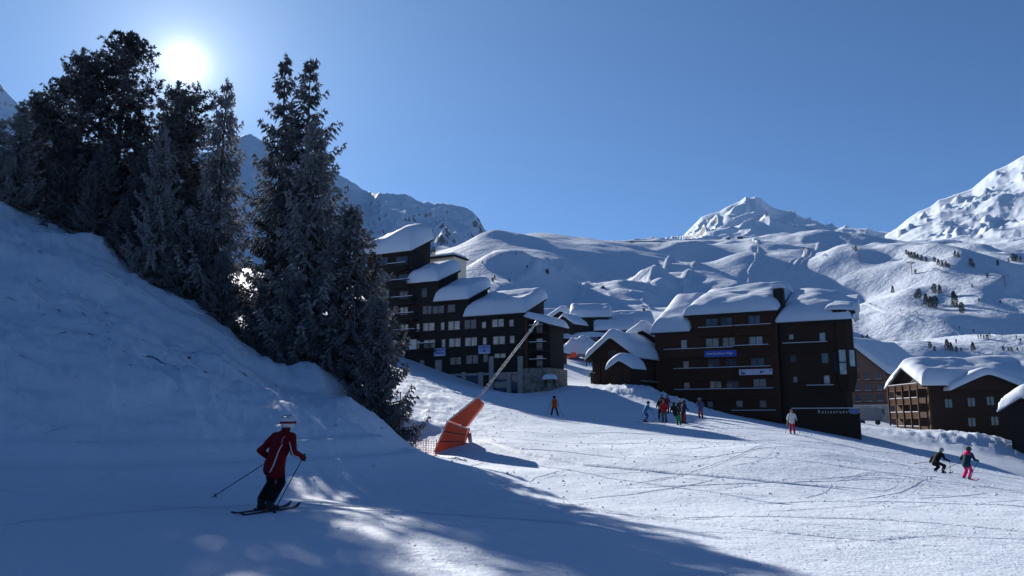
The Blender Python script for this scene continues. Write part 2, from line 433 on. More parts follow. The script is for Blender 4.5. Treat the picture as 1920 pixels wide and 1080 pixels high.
mountain('right_mountain', [(1590,500),(1650,446),(1664,436),(1680,427),(1702,408),(1722,394),(1745,384),(1760,372),(1782,366),(1800,358),(1822,350),(1846,330),(1866,316),(1890,308),(1920,292),(1980,262),(2060,235),(2200,200),(2500,150)],
         2200, 1180, lambda p: np.interp(p, [1600,1700,1920,2500],[475,490,490,460]), SLOPE_R, 9, .13, 171, step=.07, nrow=150, power=1.15, spurs=lambda X, Y, T, A, H: np.clip(fbm(X/34, Y/40, 3, 91)-.25, 0, 1)*44*np.clip(T*3, 0, 1)*np.clip((1.02-T)*8, 0.1, 1))

# ------------------------------------------------------------------ thin alpine air
top = max(o.bound_box[6][2] for o in col.objects if o.type == 'MESH')
hz = MB().box(-4200, 4200, -600, 4300, min(o.bound_box[0][2] for o in col.objects if o.type == 'MESH')-3, top+6).build('haze', None)
hm, ht, hp = new_mat('thin_haze'); ht.nodes.remove(hp)
pv = nd(ht, 'ShaderNodeVolumePrincipled'); pv.inputs['Color'].default_value = (.30, .58, 1.0, 1); pv.inputs['Density'].default_value = 3.2e-5; pv.inputs['Anisotropy'].default_value = .15
ht.links.new(pv.outputs[0], ht.nodes['Material Output'].inputs['Volume']); hz.data.materials.append(hm)
tag(hz, 'thin pale blue haze of the mountain air', 'haze', kind='stuff')
# ------------------------------------------------------------------ conifers
def needle_mat(name, dark, frost, f0, f1):
    m, t, p = new_mat(name)
    at_ = nd(t, 'ShaderNodeAttribute'); at_.attribute_name = 'frost'
    rp = ramp(t, at_.outputs['Fac'], [(f0, dark), (f1, frost)])
    t.links.new(rp, p.inputs['Base Color']); p.inputs['Roughness'].default_value = .6; p.inputs['Specular IOR Level'].default_value = .25
    tr = nd(t, 'ShaderNodeBsdfTranslucent'); t.links.new(rp, tr.inputs['Color'])
    mx = nd(t, 'ShaderNodeMixShader'); mx.inputs[0].default_value = .22
    t.links.new(p.outputs[0], mx.inputs[1]); t.links.new(tr.outputs[0], mx.inputs[2])
    t.links.new(mx.outputs[0], t.nodes['Material Output'].inputs['Surface'])
    return m
NEEDLE = needle_mat('spruce_needles', (.026,.030,.033), (.24,.255,.28), .36, 1.0)
NEEDLE_FROST = needle_mat('frosted_spruce_needles', (.055,.058,.062), (.40,.40,.43), .25, 1.0)
NEEDLE_PINE = needle_mat('pine_needles', (.032,.036,.038), (.30,.31,.33), .30, .95)
NEEDLE_FAR = needle_mat('far_needles', (.022,.030,.025), (.12,.13,.13), .5, 1.0)
BARK, t_, p_ = new_mat('bark')
_v = nd(t_, 'ShaderNodeTexCoord').outputs['Object']
t_.links.new(ramp(t_, noise_node(t_, _v, 12, 6).outputs[0], [(.3,(.03,.024,.02)),(.7,(.10,.085,.075))]), p_.inputs['Base Color'])
p_.inputs['Roughness'].default_value = .9

def unit(a): return a/np.maximum(np.linalg.norm(a, axis=-1, keepdims=True), 1e-9)
def twig_mesh(name, P, D, L, W, frost, mat):
    n = len(P); rs = np.random.RandomState(5)
    D = unit(D); S = unit(np.cross(D, rs.randn(n, 3))); U = np.cross(D, S)
    L = L[:, None]; W = W[:, None]; M = P + D*L*.42
    V = np.stack([P, M+S*W, P+D*L, M-S*W, M+U*W, M-U*W], 1).reshape(-1, 3)
    b = (np.arange(n)*6)[:, None]
    q = np.concatenate([b+np.array([[0,1,2,3]]), b+np.array([[0,4,2,5]])])
    o = mesh_np(name, V, q, mat, smooth=False)
    a = o.data.attributes.new('frost', 'FLOAT', 'POINT')
    a.data.foreach_set('value', np.repeat(frost, 6).astype(np.float32))
    me = o.data; bpy.data.objects.remove(o); return me

def tubes_mesh(name, lines, mat, n=4):
    mb = MB()
    for pts, rads, k in lines: mb.tube(pts, rads, k, cap=False)
    me = bpy.data.meshes.new(name); me.from_pydata(mb.v, [], mb.f); me.materials.append(mat); return me

def spruce(seed, H, R0, mat, base=.05, dens=1.0, droop=.35, top_pow=.95):
    """one spruce at the origin -> (trunk mesh, crown mesh)"""
    rs = np.random.RandomState(seed); P = []; D = []; L = []; W = []; Fr = []; lines = []
    zs = np.linspace(-.6, H, 12)
    wob = np.cumsum(rs.randn(12, 2)*.012, 0)*H/12
    lines.append(([(wob[i,0], wob[i,1], z) for i, z in enumerate(zs)], [max(.012, (.015*H)*(1-(z/H if z>0 else 0))**.9+.008) for z in zs], 8))
    def tr(h): return np.array([np.interp(h, zs, wob[:,0]), np.interp(h, zs, wob[:,1]), h])
    h = H*base
    while h < H*.985:
        u = h/H
        rmax = R0*(1-u)**top_pow + .10
        nb = rs.randint(6, 9) if u < .92 else 5
        a0 = rs.rand()*6.28; tier = .8+.4*rs.rand()
        for k in range(nb):
            a = a0 + k*6.283/nb + rs.randn()*.3
            Lb = rmax*tier*(.5+.65*rs.rand())
            d0 = np.array([math.cos(a), math.sin(a), 0.0]); sd = np.array([-d0[1], d0[0], 0])
            rise = .6*u**2.5 - .10 + rs.randn()*.09
            m = max(5, int(Lb/.13)); tt = np.linspace(0, 1, m)
            zc = rise*tt*Lb - droop*Lb*np.sin(tt*2.2)*(1-u*.75)*.9 + .30*Lb*tt**3*(1-.4*u)
            base_p = tr(h + rs.randn()*.10*H/13)
            ax = base_p + d0*(tt[:, None]*Lb) + np.stack([0*tt, 0*tt, zc], -1) + sd*(np.sin(tt*3)*rs.randn()*.08*Lb)[:, None]
            st = ax[::max(1, m//4)]
            lines.append(([tuple(p) for p in st], [max(.006, .02*Lb*(1-j/5)) for j in range(len(st))], 3))
            axd = unit(np.gradient(ax, axis=0))
            fb = .30+.30*rs.rand()
            for j in range(m):
                t = tt[j]
                if t < .10: continue
                sl = min(.42, (.26*(1-t)*Lb + .13)*(.6+.6*rs.rand()))
                for s in (-1, 1):
                    if rs.rand() < .1: continue
                    bd = unit(axd[j]*.7 + sd*s*.7 + np.array([0,0,-.22+rs.randn()*.12]))
                    nt_ = max(3, int(sl/.026*dens))
                    q = (np.arange(nt_)+rs.rand(nt_))/nt_
                    pp = ax[j] + bd*(q*sl)[:, None] + np.array([0,0,-1])*(q**1.6*sl*.55)[:, None]
                    dd = bd*.6 + rs.randn(nt_, 3)*.26 + np.array([0,0,-.7])
                    P.append(pp); D.append(dd); L.append(.12+.11*rs.rand(nt_)); W.append(.022+.014*rs.rand(nt_))
                    Fr.append(np.clip(fb+.22*q+.22*t+rs.randn(nt_)*.10, 0, 1))
            e = 7
            P.append(np.repeat(ax[-1:], e, 0)-axd[-1]*rs.rand(e,1)*.15); D.append(axd[-1]+rs.randn(e,3)*.4+np.array([0,0,-.15])); L.append(.14+.1*rs.rand(e)); W.append(np.full(e,.022)); Fr.append(np.full(e,.75))
        h += H*.040*(1.2-.45*u)*(.65+.7*rs.rand())
    e = 60; q = rs.rand(e)
    P.append(np.stack([0*q+wob[-1,0], 0*q+wob[-1,1], H-.7+q*.68], -1)); D.append(np.stack([rs.randn(e)*.6, rs.randn(e)*.6, .5+0*q], -1)); L.append(.1+.1*rs.rand(e)); W.append(np.full(e,.02)); Fr.append(np.full(e,.7))
    c = twig_mesh('crown', np.concatenate(P), np.concatenate(D), np.concatenate(L), np.concatenate(W), np.concatenate(Fr), mat)
    return tubes_mesh('trunk', lines, BARK), c

def pine(seed, H, R0, mat, base=.04):
    """stone pine: upswept limbs carrying rounded tufts"""
    rs = np.random.RandomState(seed); lines = []; TP = []; TD = []; TF = []
    zs = np.linspace(-.6, H, 10); wob = np.cumsum(rs.randn(10, 2)*.02, 0)*H/10
    lines.append(([(wob[i,0], wob[i,1], z) for i, z in enumerate(zs)], [max(.02, .02*H*(1-max(z,0)/H)**.8+.015) for z in zs], 8))
    h = H*base
    while h < H*.985:
        u = h/H
        prof = R0*(min(1, (1-u)/.16)**.55)*(.74+.26*math.sin(u*9+seed)**2)*(1-.30*u)
        for k in range(rs.randint(4, 7)):
            a = rs.rand()*6.28; Lb = max(.3, prof*(.5+.6*rs.rand()))
            d0 = np.array([math.cos(a), math.sin(a), 0]); m = max(4, int(Lb/.17)); tt = np.linspace(0, 1, m)
            c0 = np.array([np.interp(h, zs, wob[:,0]), np.interp(h, zs, wob[:,1]), h])
            zc = (-.08 + .2*u)*tt*Lb + .38*Lb*tt**2.4
            ax = c0 + d0*(tt*Lb)[:, None] + np.stack([0*tt, 0*tt, zc], -1) + rs.randn(m, 3)*.03
            lines.append(([tuple(p) for p in ax], [max(.008, .026*Lb*(1-j/m)) for j in range(m)], 3))
            fb = rs.rand()*.5
            for j in range(m):
                if tt[j] < .22: continue
                for s in range(rs.randint(3, 6)):
                    off = rs.randn(3)*np.array([.19,.19,.10])*(.5+.5*Lb/R0)
                    TP.append(ax[j]+off); TD.append(unit(d0*.5+np.array([0,0,.7])+rs.randn(3)*.4)); TF.append(fb)
        h += H*.024*(.7+.6*rs.rand())
    TP = np.array(TP); TD = np.array(TD); TF = np.array(TF); n = len(TP); k = 9
    P = np.repeat(TP, k, 0); D = np.repeat(TD, k, 0)*.5 + unit(rs.randn(n*k, 3))
    fr = np.clip(rs.rand(n*k)*.35 + np.repeat(TF + rs.rand(n)*.2, k), 0, 1)
    c = twig_mesh('crown', P, D, .13+.08*rs.rand(n*k), .021+.012*rs.rand(n*k), fr, mat)
    return tubes_mesh('trunk', lines, BARK), c

def place_tree(name, meshes, loc, sc, rz, label, cat='tree', group=None, mat=None):
    e = empty(name, loc, rz); e.scale = sc if isinstance(sc, tuple) else (sc, sc, sc)
    for nm, me in zip(('trunk', 'crown'), meshes):
        o = bpy.data.objects.new(nm, me); link(o, e)
        if nm == 'crown' and mat is not None:
            o.material_slots[0].link = 'OBJECT'; o.material_slots[0].material = mat
    return tag(e, label, cat, group)

SPR = [spruce(1, 13, 3.1, NEEDLE, droop=.3), spruce(2, 13, 4.1, NEEDLE, droop=.34), spruce(3, 10, 2.9, NEEDLE_FROST, droop=.3), spruce(4, 7, 2.7, NEEDLE, base=.03, droop=.25)]
PN = [pine(11, 11, 2.5, NEEDLE_PINE), pine(12, 11, 3.1, NEEDLE_PINE)]
BIG_H = {id(SPR[0]): 13, id(SPR[1]): 13, id(SPR[2]): 10, id(SPR[3]): 7, id(PN[0]): 11, id(PN[1]): 11}
def big_tree(name, ms, px, py, d, wide, label, group, mat=None, rz=None, sink=.15):
    top = at(px, py, d); zb = gz(top.x, top.y) - sink
    s = (top.z - zb)/BIG_H[id(ms)]
    return place_tree(name, ms, (top.x, top.y, zb), (s*wide, s*wide, s), random.random()*6.28 if rz is None else rz, label, 'tree', group, mat)
GT = 'conifers along the crest of the shaded bank'
for a in [
    ('spruce_tree', SPR[0], 533, 100, 41.0, .84, 'tall dark spruce, left one of the two highest spruces right of the sun'),
    ('spruce_tree', SPR[1], 585, 116, 40.2, .95, 'tall dark spruce, right one of the two highest spruces right of the sun'),
    ('spruce_tree', SPR[2], 594, 226, 38.0, .9, 'frosted spruce standing in front of the two highest spruces'),
    ('spruce_tree', SPR[3], 660, 385, 37.2, .98, 'broad dark spruce at the right edge of the tree group'),
    ('spruce_tree', SPR[3], 712, 560, 34.2, .85, 'lowest dark spruce at the right foot of the bank'),
    ('spruce_tree', SPR[2], 425, 147, 39.5, .72, 'slim frosted spruce alone against the sky right of the sun', ),
    ('spruce_tree', SPR[2], 308, 236, 38.4, .8, 'pale frosted spruce below the sun in front of the pines'),
    ('spruce_tree', SPR[2], 46, 186, 41.0, 1.1, 'grey frosted spruce second from the left picture edge'),
    ('spruce_tree', SPR[2], 4, 222, 40.0, 1.0, 'grey frosted spruce at the left picture edge'),
    ('stone_pine', PN[0], 236, 66, 45.0, 1.0, 'highest stone pine with rounded top left of the sun'),
    ('stone_pine', PN[1], 344, 172, 44.0, 1.0, 'broad stone pine directly under the sun'),
    ('stone_pine', PN[1], 163, 108, 43.0, .95, 'frosty stone pine left of the highest pine', ),
    ('stone_pine', PN[0], 112, 150, 46.0, .9, 'dark stone pine third highest left of the sun'),
    ('stone_pine', PN[0], 78, 178, 47.0, .8, 'dark stone pine with knobbly top near the left edge'),
    ('spruce_tree', SPR[1], 200, 262, 40.0, 1.1, 'dark spruce hidden among the pines under the highest pine'),
    ('spruce_tree', SPR[1], 268, 285, 41.0, 1.1, 'dark spruce filling the gap left of the pine under the sun'),
    ('spruce_tree', SPR[0], 130, 262, 41.5, 1.2, 'dark spruce low between the left frosted spruces and the pines'),
    ('spruce_tree', SPR[3], 360, 385, 38.6, 1.0, 'low dark spruce between the pale frosted spruce and the slim one'),
    ('spruce_tree', SPR[3], 492, 530, 37.4, .95, 'low dark spruce between the slim frosted spruce and the tall pair'),
    ('spruce_tree', SPR[3], 232, 372, 39.0, 1.0, 'low dark spruce on the crest left of the pale frosted spruce'),
    ('spruce_tree', SPR[2], 175, 300, 39.6, .95, 'frosted spruce on the crest under the frosty stone pine'),
    ('spruce_tree', SPR[3], 420, 470, 37.2, .9, 'low dark spruce at the foot of the slim frosted spruce'),
    ('spruce_tree', SPR[3], 560, 520, 36.4, 1.0, 'low dark spruce at the foot of the tall pair'),
    ('stone_pine', PN[1], 322, 232, 48.0, 1.15, 'broad stone pine added behind the pine under the sun to block sunlight'),  # this and the next three: fillers added to block sun through crown gaps
    ('spruce_tree', SPR[1], 372, 318, 46.5, 1.2, 'dark spruce added low right of the pine under the sun to block sunlight'),
    ('spruce_tree', SPR[1], 335, 300, 46.0, 1.1, 'dark spruce added low behind the pale frosted spruce to block sunlight'),
    ('spruce_tree', SPR[1], 392, 372, 43.0, 1.1, 'dark spruce added low behind the slim frosted spruce to block sunlight'),
    ('spruce_tree', SPR[1], 20, 300, 45.0, 1.2, 'dark spruce low behind the frosted spruces at the left edge'),
    ('spruce_tree', SPR[0], -70, 170, 42.0, 1.2, 'dark spruce just cut off by the left picture edge'),
]:
    mt = NEEDLE_PINE if a[1] in PN else None
    if 'frosty stone pine' in a[6]: mt = NEEDLE
    big_tree(*a, GT, mat=mt)
# ------------------------------------------------------------------ building materials
def wood_mat(name, c0, c1, scale=(1.2, 1.2, 9), plank=7.0):
    m, t, p = new_mat(name); v = nd(t, 'ShaderNodeTexCoord').outputs['Object']
    mp = nd(t, 'ShaderNodeMapping'); mp.inputs['Scale'].default_value = scale; t.links.new(v, mp.inputs['Vector'])
    n = noise_node(t, mp.outputs[0], 2.0, 6, .6)
    wv = nd(t, 'ShaderNodeTexWave', wave_type='BANDS', bands_direction='Z'); wv.inputs['Scale'].default_value = plank/3.0
    wv.inputs['Distortion'].default_value = .15; t.links.new(v, wv.inputs['Vector'])
    mx = nd(t, 'ShaderNodeMix', data_type='RGBA', blend_type='MULTIPLY'); mx.inputs['Factor'].default_value = .45
    t.links.new(ramp(t, n.outputs[0], [(.25, c0), (.75, c1)]), mx.inputs[6])
    t.links.new(ramp(t, wv.outputs[0], [(.0, (.35,.35,.35)), (.18, (1,1,1))]), mx.inputs[7])
    t.links.new(mx.outputs[2], p.inputs['Base Color']); p.inputs['Roughness'].default_value = .85; p.inputs['Specular IOR Level'].default_value = .15
    t.links.new(bump(t, wv.outputs[0], .5, .02), p.inputs['Normal'])
    return m
def flat_mat(name, c, rough=.6, metal=0.0, spec=.4, var=.12, scale=3.0):
    m, t, p = new_mat(name); v = nd(t, 'ShaderNodeTexCoord').outputs['Object']
    t.links.new(ramp(t, noise_node(t, v, scale, 5).outputs[0], [(.3, tuple(k*(1-var) for k in c)), (.7, tuple(min(1, k*(1+var)) for k in c))]), p.inputs['Base Color'])
    p.inputs['Roughness'].default_value = rough; p.inputs['Metallic'].default_value = metal; p.inputs['Specular IOR Level'].default_value = spec
    return m
def stone_mat(name, c0, c1, sc=2.2):
    m, t, p = new_mat(name); v = nd(t, 'ShaderNodeTexCoord').outputs['Object']
    vo = nd(t, 'ShaderNodeTexVoronoi'); vo.inputs['Scale'].default_value = sc; t.links.new(v, vo.inputs['Vector'])
    t.links.new(ramp(t, vo.outputs['Color'], [(.2, c0), (.8, c1)]), p.inputs['Base Color'])
    t.links.new(bump(t, vo.outputs['Distance'], .6, .08), p.inputs['Normal']); p.inputs['Roughness'].default_value = .9
    return m
WOOD_BLACK = wood_mat('black_brown_timber', (.016,.014,.014), (.030,.026,.025))
WOOD_DARK = wood_mat('dark_brown_timber', (.028,.015,.011), (.052,.027,.018))
WOOD_RED = wood_mat('red_brown_timber', (.052,.022,.013), (.082,.035,.021))
WOOD_WARM = wood_mat('warm_timber', (.060,.028,.014), (.105,.050,.025))
PLANK_TAUPE = wood_mat('taupe_cladding', (.15,.085,.062), (.21,.125,.095))
CONCRETE = flat_mat('grey_render', (.26,.26,.25), .85)
CREAM = flat_mat('cream_render', (.62,.58,.48), .85)
STONE = stone_mat('rubble_stone', (.10,.095,.085), (.22,.21,.19))
STONE_PALE = stone_mat('pale_stone', (.30,.29,.27), (.5,.48,.45), 1.6)
FRAME_D = flat_mat('dark_window_frame', (.06,.05,.05), .6)
FRAME_W = flat_mat('white_window_frame', (.62,.62,.62), .5)
def pane_mat(name, c, metal=.35, rough=.12):
    m, t, p = new_mat(name); v = nd(t, 'ShaderNodeTexCoord').outputs['Object']
    t.links.new(ramp(t, noise_node(t, v, 1.3, 4).outputs[0], [(.35, tuple(k*.6 for k in c)), (.65, c)]), p.inputs['Base Color'])
    p.inputs['Metallic'].default_value = metal; p.inputs['Roughness'].default_value = rough; p.inputs['Specular IOR Level'].default_value = .8
    t.links.new(bump(t, noise_node(t, v, .9, 3).outputs[0], .12, .1), p.inputs['Normal'])
    return m
PANE = pane_mat('glass_with_pale_reflection', (.36,.37,.38), .2)  # grey base puts reflected snow and sky into the pane colour
PANE_D = pane_mat('dark_glass', (.05,.075,.12), .15, .08)
METAL = flat_mat('galvanised_metal', (.42,.43,.45), .4, .8)
BLACK = flat_mat('black_paint', (.015,.015,.017), .5)

# ------------------------------------------------------------------ snow lying on roofs
def snow_slab(parent, x0, x1, y0, y1, zf, th, r=.7, seed=1, amp=.13, name='snow_cover', n=None, tilt=None):
    nx = max(16, min(64, int((x1-x0)/.35))); ny = max(14, min(48, int((y1-y0)/.35)))
    def par(a, b, k):
        t = np.linspace(0, 1, k); t = .5*t + .5*(.5-.5*np.cos(np.pi*t)); return a + (b-a)*t
    X, Y = np.meshgrid(par(x0, x1, nx), par(y0, y1, ny))
    wob = fbm(X/1.4+seed*3, Y/1.4, 2, seed+3)*.5
    de = np.minimum(np.minimum(X-x0, x1-X), np.minimum(Y-y0, y1-Y))
    k = np.clip(de/r, 0, 1); prof = np.sqrt(np.clip(1-(1-k)**2, 0, 1))
    zb = zf(X, Y)
    top = zb + .03 + th*(.10+.90*prof)*(1 + amp*2*fbm(X/3.1+seed, Y/3.1, 3, seed)) + (0 if tilt is None else tilt(X, Y))
    inset = (1-np.clip(de/.25, 0, 1))
    # ragged lip: edge leans out and in
    cx, cy = (x0+x1)/2, (y0+y1)/2
    Xt = X + np.where((X-x0 < .01), -wob*.5, 0) + np.where((x1-X < .01), wob*.5, 0)
    Yt = Y + np.where((Y-y0 < .01), -np.abs(wob)*.6, 0)
    V = np.concatenate([np.stack([Xt, Yt, top], -1).reshape(-1, 3), np.stack([X, Y, zb+.012], -1).reshape(-1, 3)])
    q = grid_quads(ny, nx); N = nx*ny
    i = np.arange(N).reshape(ny, nx)
    ring = np.concatenate([i[0, :], i[1:, -1], i[-1, -2::-1], i[-2:0:-1, 0]])
    nxt = np.roll(ring, -1)
    side = np.stack([ring, ring+N, nxt+N, nxt], -1)
    return mesh_np(name, V, np.concatenate([q, (q+N)[:, ::-1], side]), SNOW_ROOF, True, parent)

class Face:
    """a vertical facade plane: root Empty at its left end, local x along it, y into the building"""
    def __init__(s, name, pxr, pyr, d, phi, pxl, z0):
        s.e = Vector((math.cos(phi), math.sin(phi), 0)); s.n = Vector((-math.sin(phi), math.cos(phi), 0))
        Rp = at(pxr, pyr, d); s.o = Vector((Rp.x, Rp.y, 0)); s.phi = phi
        u = s.uv(pxl, pyr)[0]
        s.o = s.o + s.e*u; s.len = -u
        s.z0 = z0
        s.root = empty(name, (s.o.x, s.o.y, z0), phi)
    def uv(s, px, py, off=0.0):
        dr = at(px, py, 1.0); o = s.o + s.n*off
        t = o.dot(s.n)/dr.dot(s.n); P = dr*t
        return (P-o).dot(s.e), P.z - getattr(s, 'z0', 0)
    def rect(s, px0, py0, px1, py1, off=0.0):
        xm = (px0+px1)/2; ym = (py0+py1)/2
        return s.uv(px0, ym, off)[0], s.uv(px1, ym, off)[0], s.uv(xm, py1, off)[1], s.uv(xm, py0, off)[1]

def window(root, x0, x1, z0, z1, y=0.0, panes=2, pane=None, frame=None, sill=False, d=.10, snow=False):
    f = .055; mb = MB(); pane = pane or PANE; frame = frame or FRAME_D
    mb.box(x0-f, x1+f, y-d, y-.003, z1, z1+f).box(x0-f, x1+f, y-d, y-.003, z0-f, z0)
    mb.box(x0-f, x0, y-d+.002, y-.003, z0, z1).box(x1, x1+f, y-d+.002, y-.003, z0, z1)
    w_ = (x1-x0)/panes
    for k in range(1, panes): mb.box(x0+k*w_-.05, x0+k*w_+.05, y-d+.004, y-.003, z0, z1)
    if sill: mb.box(x0-.14, x1+.14, y-d-.12, y-.004, z0-f-.09, z0-f-.002)
    wo = mb.build('window', frame, root)
    for k in range(panes):
        a = x0+k*w_+(.05 if k else 0); b = x0+(k+1)*w_-(.05 if k < panes-1 else 0)
        MB().box(a, b, y-.045, y-.006, z0, z1).build('pane', pane, wo)
    if snow: MB().box(x0-.15, x1+.15, y-d-.10, y-d+.02, z0-f-.002, z0-f+.07).build('sill_snow', SNOW_ROOF, wo)
    return wo
def balcony(root, x0, x1, z, depth=1.2, h=1.0, y=0.0, mat=None, solid=False, step=.16, snow=True):
    mat = mat or WOOD_DARK
    b = MB().box(x0, x1, y-depth, y-.004, z-.16, z).build('balcony', mat, root)
    r = MB(); r.box(x0, x1, y-depth-.03, y-depth+.05, z+h-.1, z+h).box(x0, x1, y-depth, y-depth+.03, z+.06, z+.14)
    if solid: r.box(x0+.05, x1-.05, y-depth+.005, y-depth+.025, z+.14, z+h-.1)
    else:
        k = x0+.05
        while k < x1-.03: r.box(k, k+.075, y-depth+.003, y-depth+.027, z+.14, z+h-.1); k += step
    for xx in (x0, x1-.06): r.box(xx, xx+.06, y-depth+.05, y-.01, z+h-.09, z+h-.01)
    ro = r.build('railing', mat, b)
    if snow: MB().box(x0+.02, x1-.02, y-depth-.04, y-depth+.06, z+h+.002, z+h+.07).build('rail_snow', SNOW_ROOF, b)
    return b
def shed_block(root, x0, x1, D, zb, ze, slope, wall, th=1.1, over=.55, name='wall', seed=1, y=0.0, side_over=.3, tilt=None, r=1.1, xr=0.0):
    mb = MB().prism([(x0,y,zb),(x0,y,ze),(x0,y+D,ze+slope*D),(x0,y+D,zb)], (x1-x0, 0, 0))
    mb.build(name, wall, root)
    zt = ze + .02; x1 += xr
    ro = MB().prism([(x0-side_over, y-over, zt-slope*over), (x0-side_over, y-over, zt-slope*over+.26), (x0-side_over, y+D+.2, zt+slope*(D+.2)+.26), (x0-side_over, y+D+.2, zt+slope*(D+.2))], (x1-x0+2*side_over, 0, 0)).build('roof', WOOD_BLACK, root)
    snow_slab(ro, x0-side_over-.08, x1+side_over+.08, y-over-.1, y+D+.3, lambda X, Y: zt+.27+slope*(Y-y), th, r, seed, tilt=tilt)
    return ro
def gable_block(root, x0, x1, y0, y1, zb, ze, zr, wall, axis='x', th=1.0, over=.6, seed=1, roofm=None, name='wall', r=.7):
    """ridge along local x or y"""
    roofm = roofm or WOOD_BLACK
    if axis == 'x':
        ym = (y0+y1)/2
        MB().prism([(x0,y0,zb),(x0,y0,ze),(x0,ym,zr),(x0,y1,ze),(x0,y1,zb)], (x1-x0,0,0)).build(name, wall, root)
        k = (zr-ze)/(ym-y0)
        a = [(x0-over, y0-over, ze-k*over+.03), (x0-over, ym, zr+.03), (x0-over, y1+over, ze-k*over+.03), (x0-over, y1+over, ze-k*over+.26), (x0-over, ym, zr+.28), (x0-over, y0-over, ze-k*over+.26)]
        ro = MB().prism(a, (x1-x0+2*over,0,0)).build('roof', roofm, root)
        zf = lambda X, Y: zr+.30 - k*np.sqrt((Y-ym)**2+.02)
    else:
        xm = (x0+x1)/2
        MB().prism([(x0,y0,zb),(x0,y0,ze),(xm,y0,zr),(x1,y0,ze),(x1,y0,zb)], (0,y1-y0,0)).build(name, wall, root)
        k = (zr-ze)/(xm-x0)
        a = [(x0-over, y0-over, ze-k*over+.03), (xm, y0-over, zr+.03), (x1+over, y0-over, ze-k*over+.03), (x1+over, y0-over, ze-k*over+.26), (xm, y0-over, zr+.28), (x0-over, y0-over, ze-k*over+.26)]
        ro = MB().prism(a, (0,y1-y0+2*over,0)).build('roof', roofm, root)
        zf = lambda X, Y: zr+.30 - k*np.sqrt((X-xm)**2+.02)
    snow_slab(ro, x0-over-.08, x1+over+.08, y0-over-.08, y1+over+.08, zf, th, r, seed)
    return ro
def text_mesh(body, parent, mat, x, y, z, width, height, shear=0.0, depth=.01, name='lettering'):
    cu = bpy.data.curves.new('t', 'FONT'); cu.body = body; cu.shear = shear; cu.extrude = depth; cu.align_x = 'CENTER'; cu.align_y = 'CENTER'
    ob = bpy.data.objects.new('t', cu); col.objects.link(ob)
    bpy.context.view_layer.update()
    me = bpy.data.meshes.new_from_object(ob.evaluated_get(bpy.context.evaluated_depsgraph_get()))
    bpy.data.objects.remove(ob)
    V = np.array([v.co for v in me.vertices]); c = (V.max(0)+V.min(0))/2; sz = V.max(0)-V.min(0)
    for v in me.vertices:
        p = v.co; v.co = ((p.x-c[0])/sz[0]*width, -(p.z-c[2]), (p.y-c[1])/sz[1]*height)
    me.materials.clear(); me.materials.append(mat)
    o = bpy.data.objects.new(name, me); o.location = (x, y, z); return link(o, parent)

# ------------------------------------------------------------------ left apartment building
LB = Face('apartment_building', 998, 600, 100, R(-28), 690, 0.0)
r = LB.root; tag(r, 'black timber apartment building stepping up in four snowy roofs behind the tall spruces', 'building')
def lb(px, py, off=0): return LB.uv(px, py, off)
def S(px, py=600): return lb(px, py)[0]
xa, xb, xc, xd_, xe_, xf = S(690, 480), S(772, 480), S(822, 530), S(878, 562), S(984, 590), S(764, 532)
z1 = lb(732, 476)[1]; z2 = lb(795, 531)[1]; z3 = lb(845, 565)[1]; z4 = lb(925, 592)[1]
shed_block(r, xa, xb, 4.6, -2, z1, .50, WOOD_BLACK, th=2.02, seed=2, r=1.3, tilt=lambda X, Y: .9*np.exp(-((X-xb+2.2)/2.4)**2)*np.clip((Y+.4)/2, 0, 1))
shed_block(r, xb+.01, xc, 5.0, -2, z2, .42, WOOD_BLACK, th=1.62, seed=3, name='wall')
shed_block(r, xc+.01, xd_, 5.2, -2, z3, .42, WOOD_BLACK, th=1.62, seed=4)
shed_block(r, xd_+.01, xe_, 5.6, -2, z4, .42, WOOD_BLACK, th=1.69, seed=5)
# side bay at the right end with open galleries on a stone foot
xs1 = S(1002, 640)
zst = lb(1003, 690)[1]
MB().box(xe_+.02, xe_+2.9, 1.2, 5.4, zst+.01, z4-.6).build('gallery_wall', WOOD_BLACK, r)
MB().box(xe_-.35, xe_+3.3, -.1, 5.6, -3, zst).build('stone_base', STONE, r)
MB().box(xe_+.05, xe_+.32, -.05, .25, zst+.01, z4-.5).build('corner_post', WOOD_WARM, r)
for k in range(3):
    zz = zst + .1 + k*2.15
    balcony(r, xe_+.5, xe_+2.9, zz, depth=1.1, y=1.2, mat=WOOD_BLACK, step=.2)
    window(r, xe_+1.1, xe_+1.9, zz+.1, zz+1.5, y=1.2, panes=1)
ro = MB().prism([(xe_+.3,-.4,z4-.75),(xe_+3.4,-.4,z4-1.75),(xe_+3.4,-.4,z4-1.55),(xe_+.3,-.4,z4-.55)], (0,6.0,0)).build('porch_roof', WOOD_BLACK, r)
snow_slab(ro, xe_+.2, xe_+3.5, -.5, 5.7, lambda X, Y: z4-.52-.32*(X-xe_-.3), .9, .6, 6)
def lbw(c, panes=2, pane=None, **k):
    a = [640+c[0]/3, 400+c[1]/3, 640+c[2]/3, 400+c[3]/3]
    x0, x1, zz0, zz1 = LB.rect(*a); window(r, x0, x1, zz0, zz1, panes=panes, pane=pane, **k)
for c, n in [((462,618,525,660),2),((562,615,581,656),1),((603,608,668,655),2),((793,612,815,645),1),((850,597,915,638),2),((947,600,970,635),1),
             ((467,713,528,757),2),((567,710,586,752),1),((608,705,672,750),2),((698,700,764,745),2),((798,700,818,738),1),((856,693,921,736),2),((950,690,975,730),1),
             ((212,538,273,578),2),((333,530,375,572),2),((215,630,276,672),2),((335,627,378,664),2),((425,622,441,665),1),((428,718,442,760),1),((272,715,312,748),1),
             ((863,790,925,812),2)]: lbw(c, n)
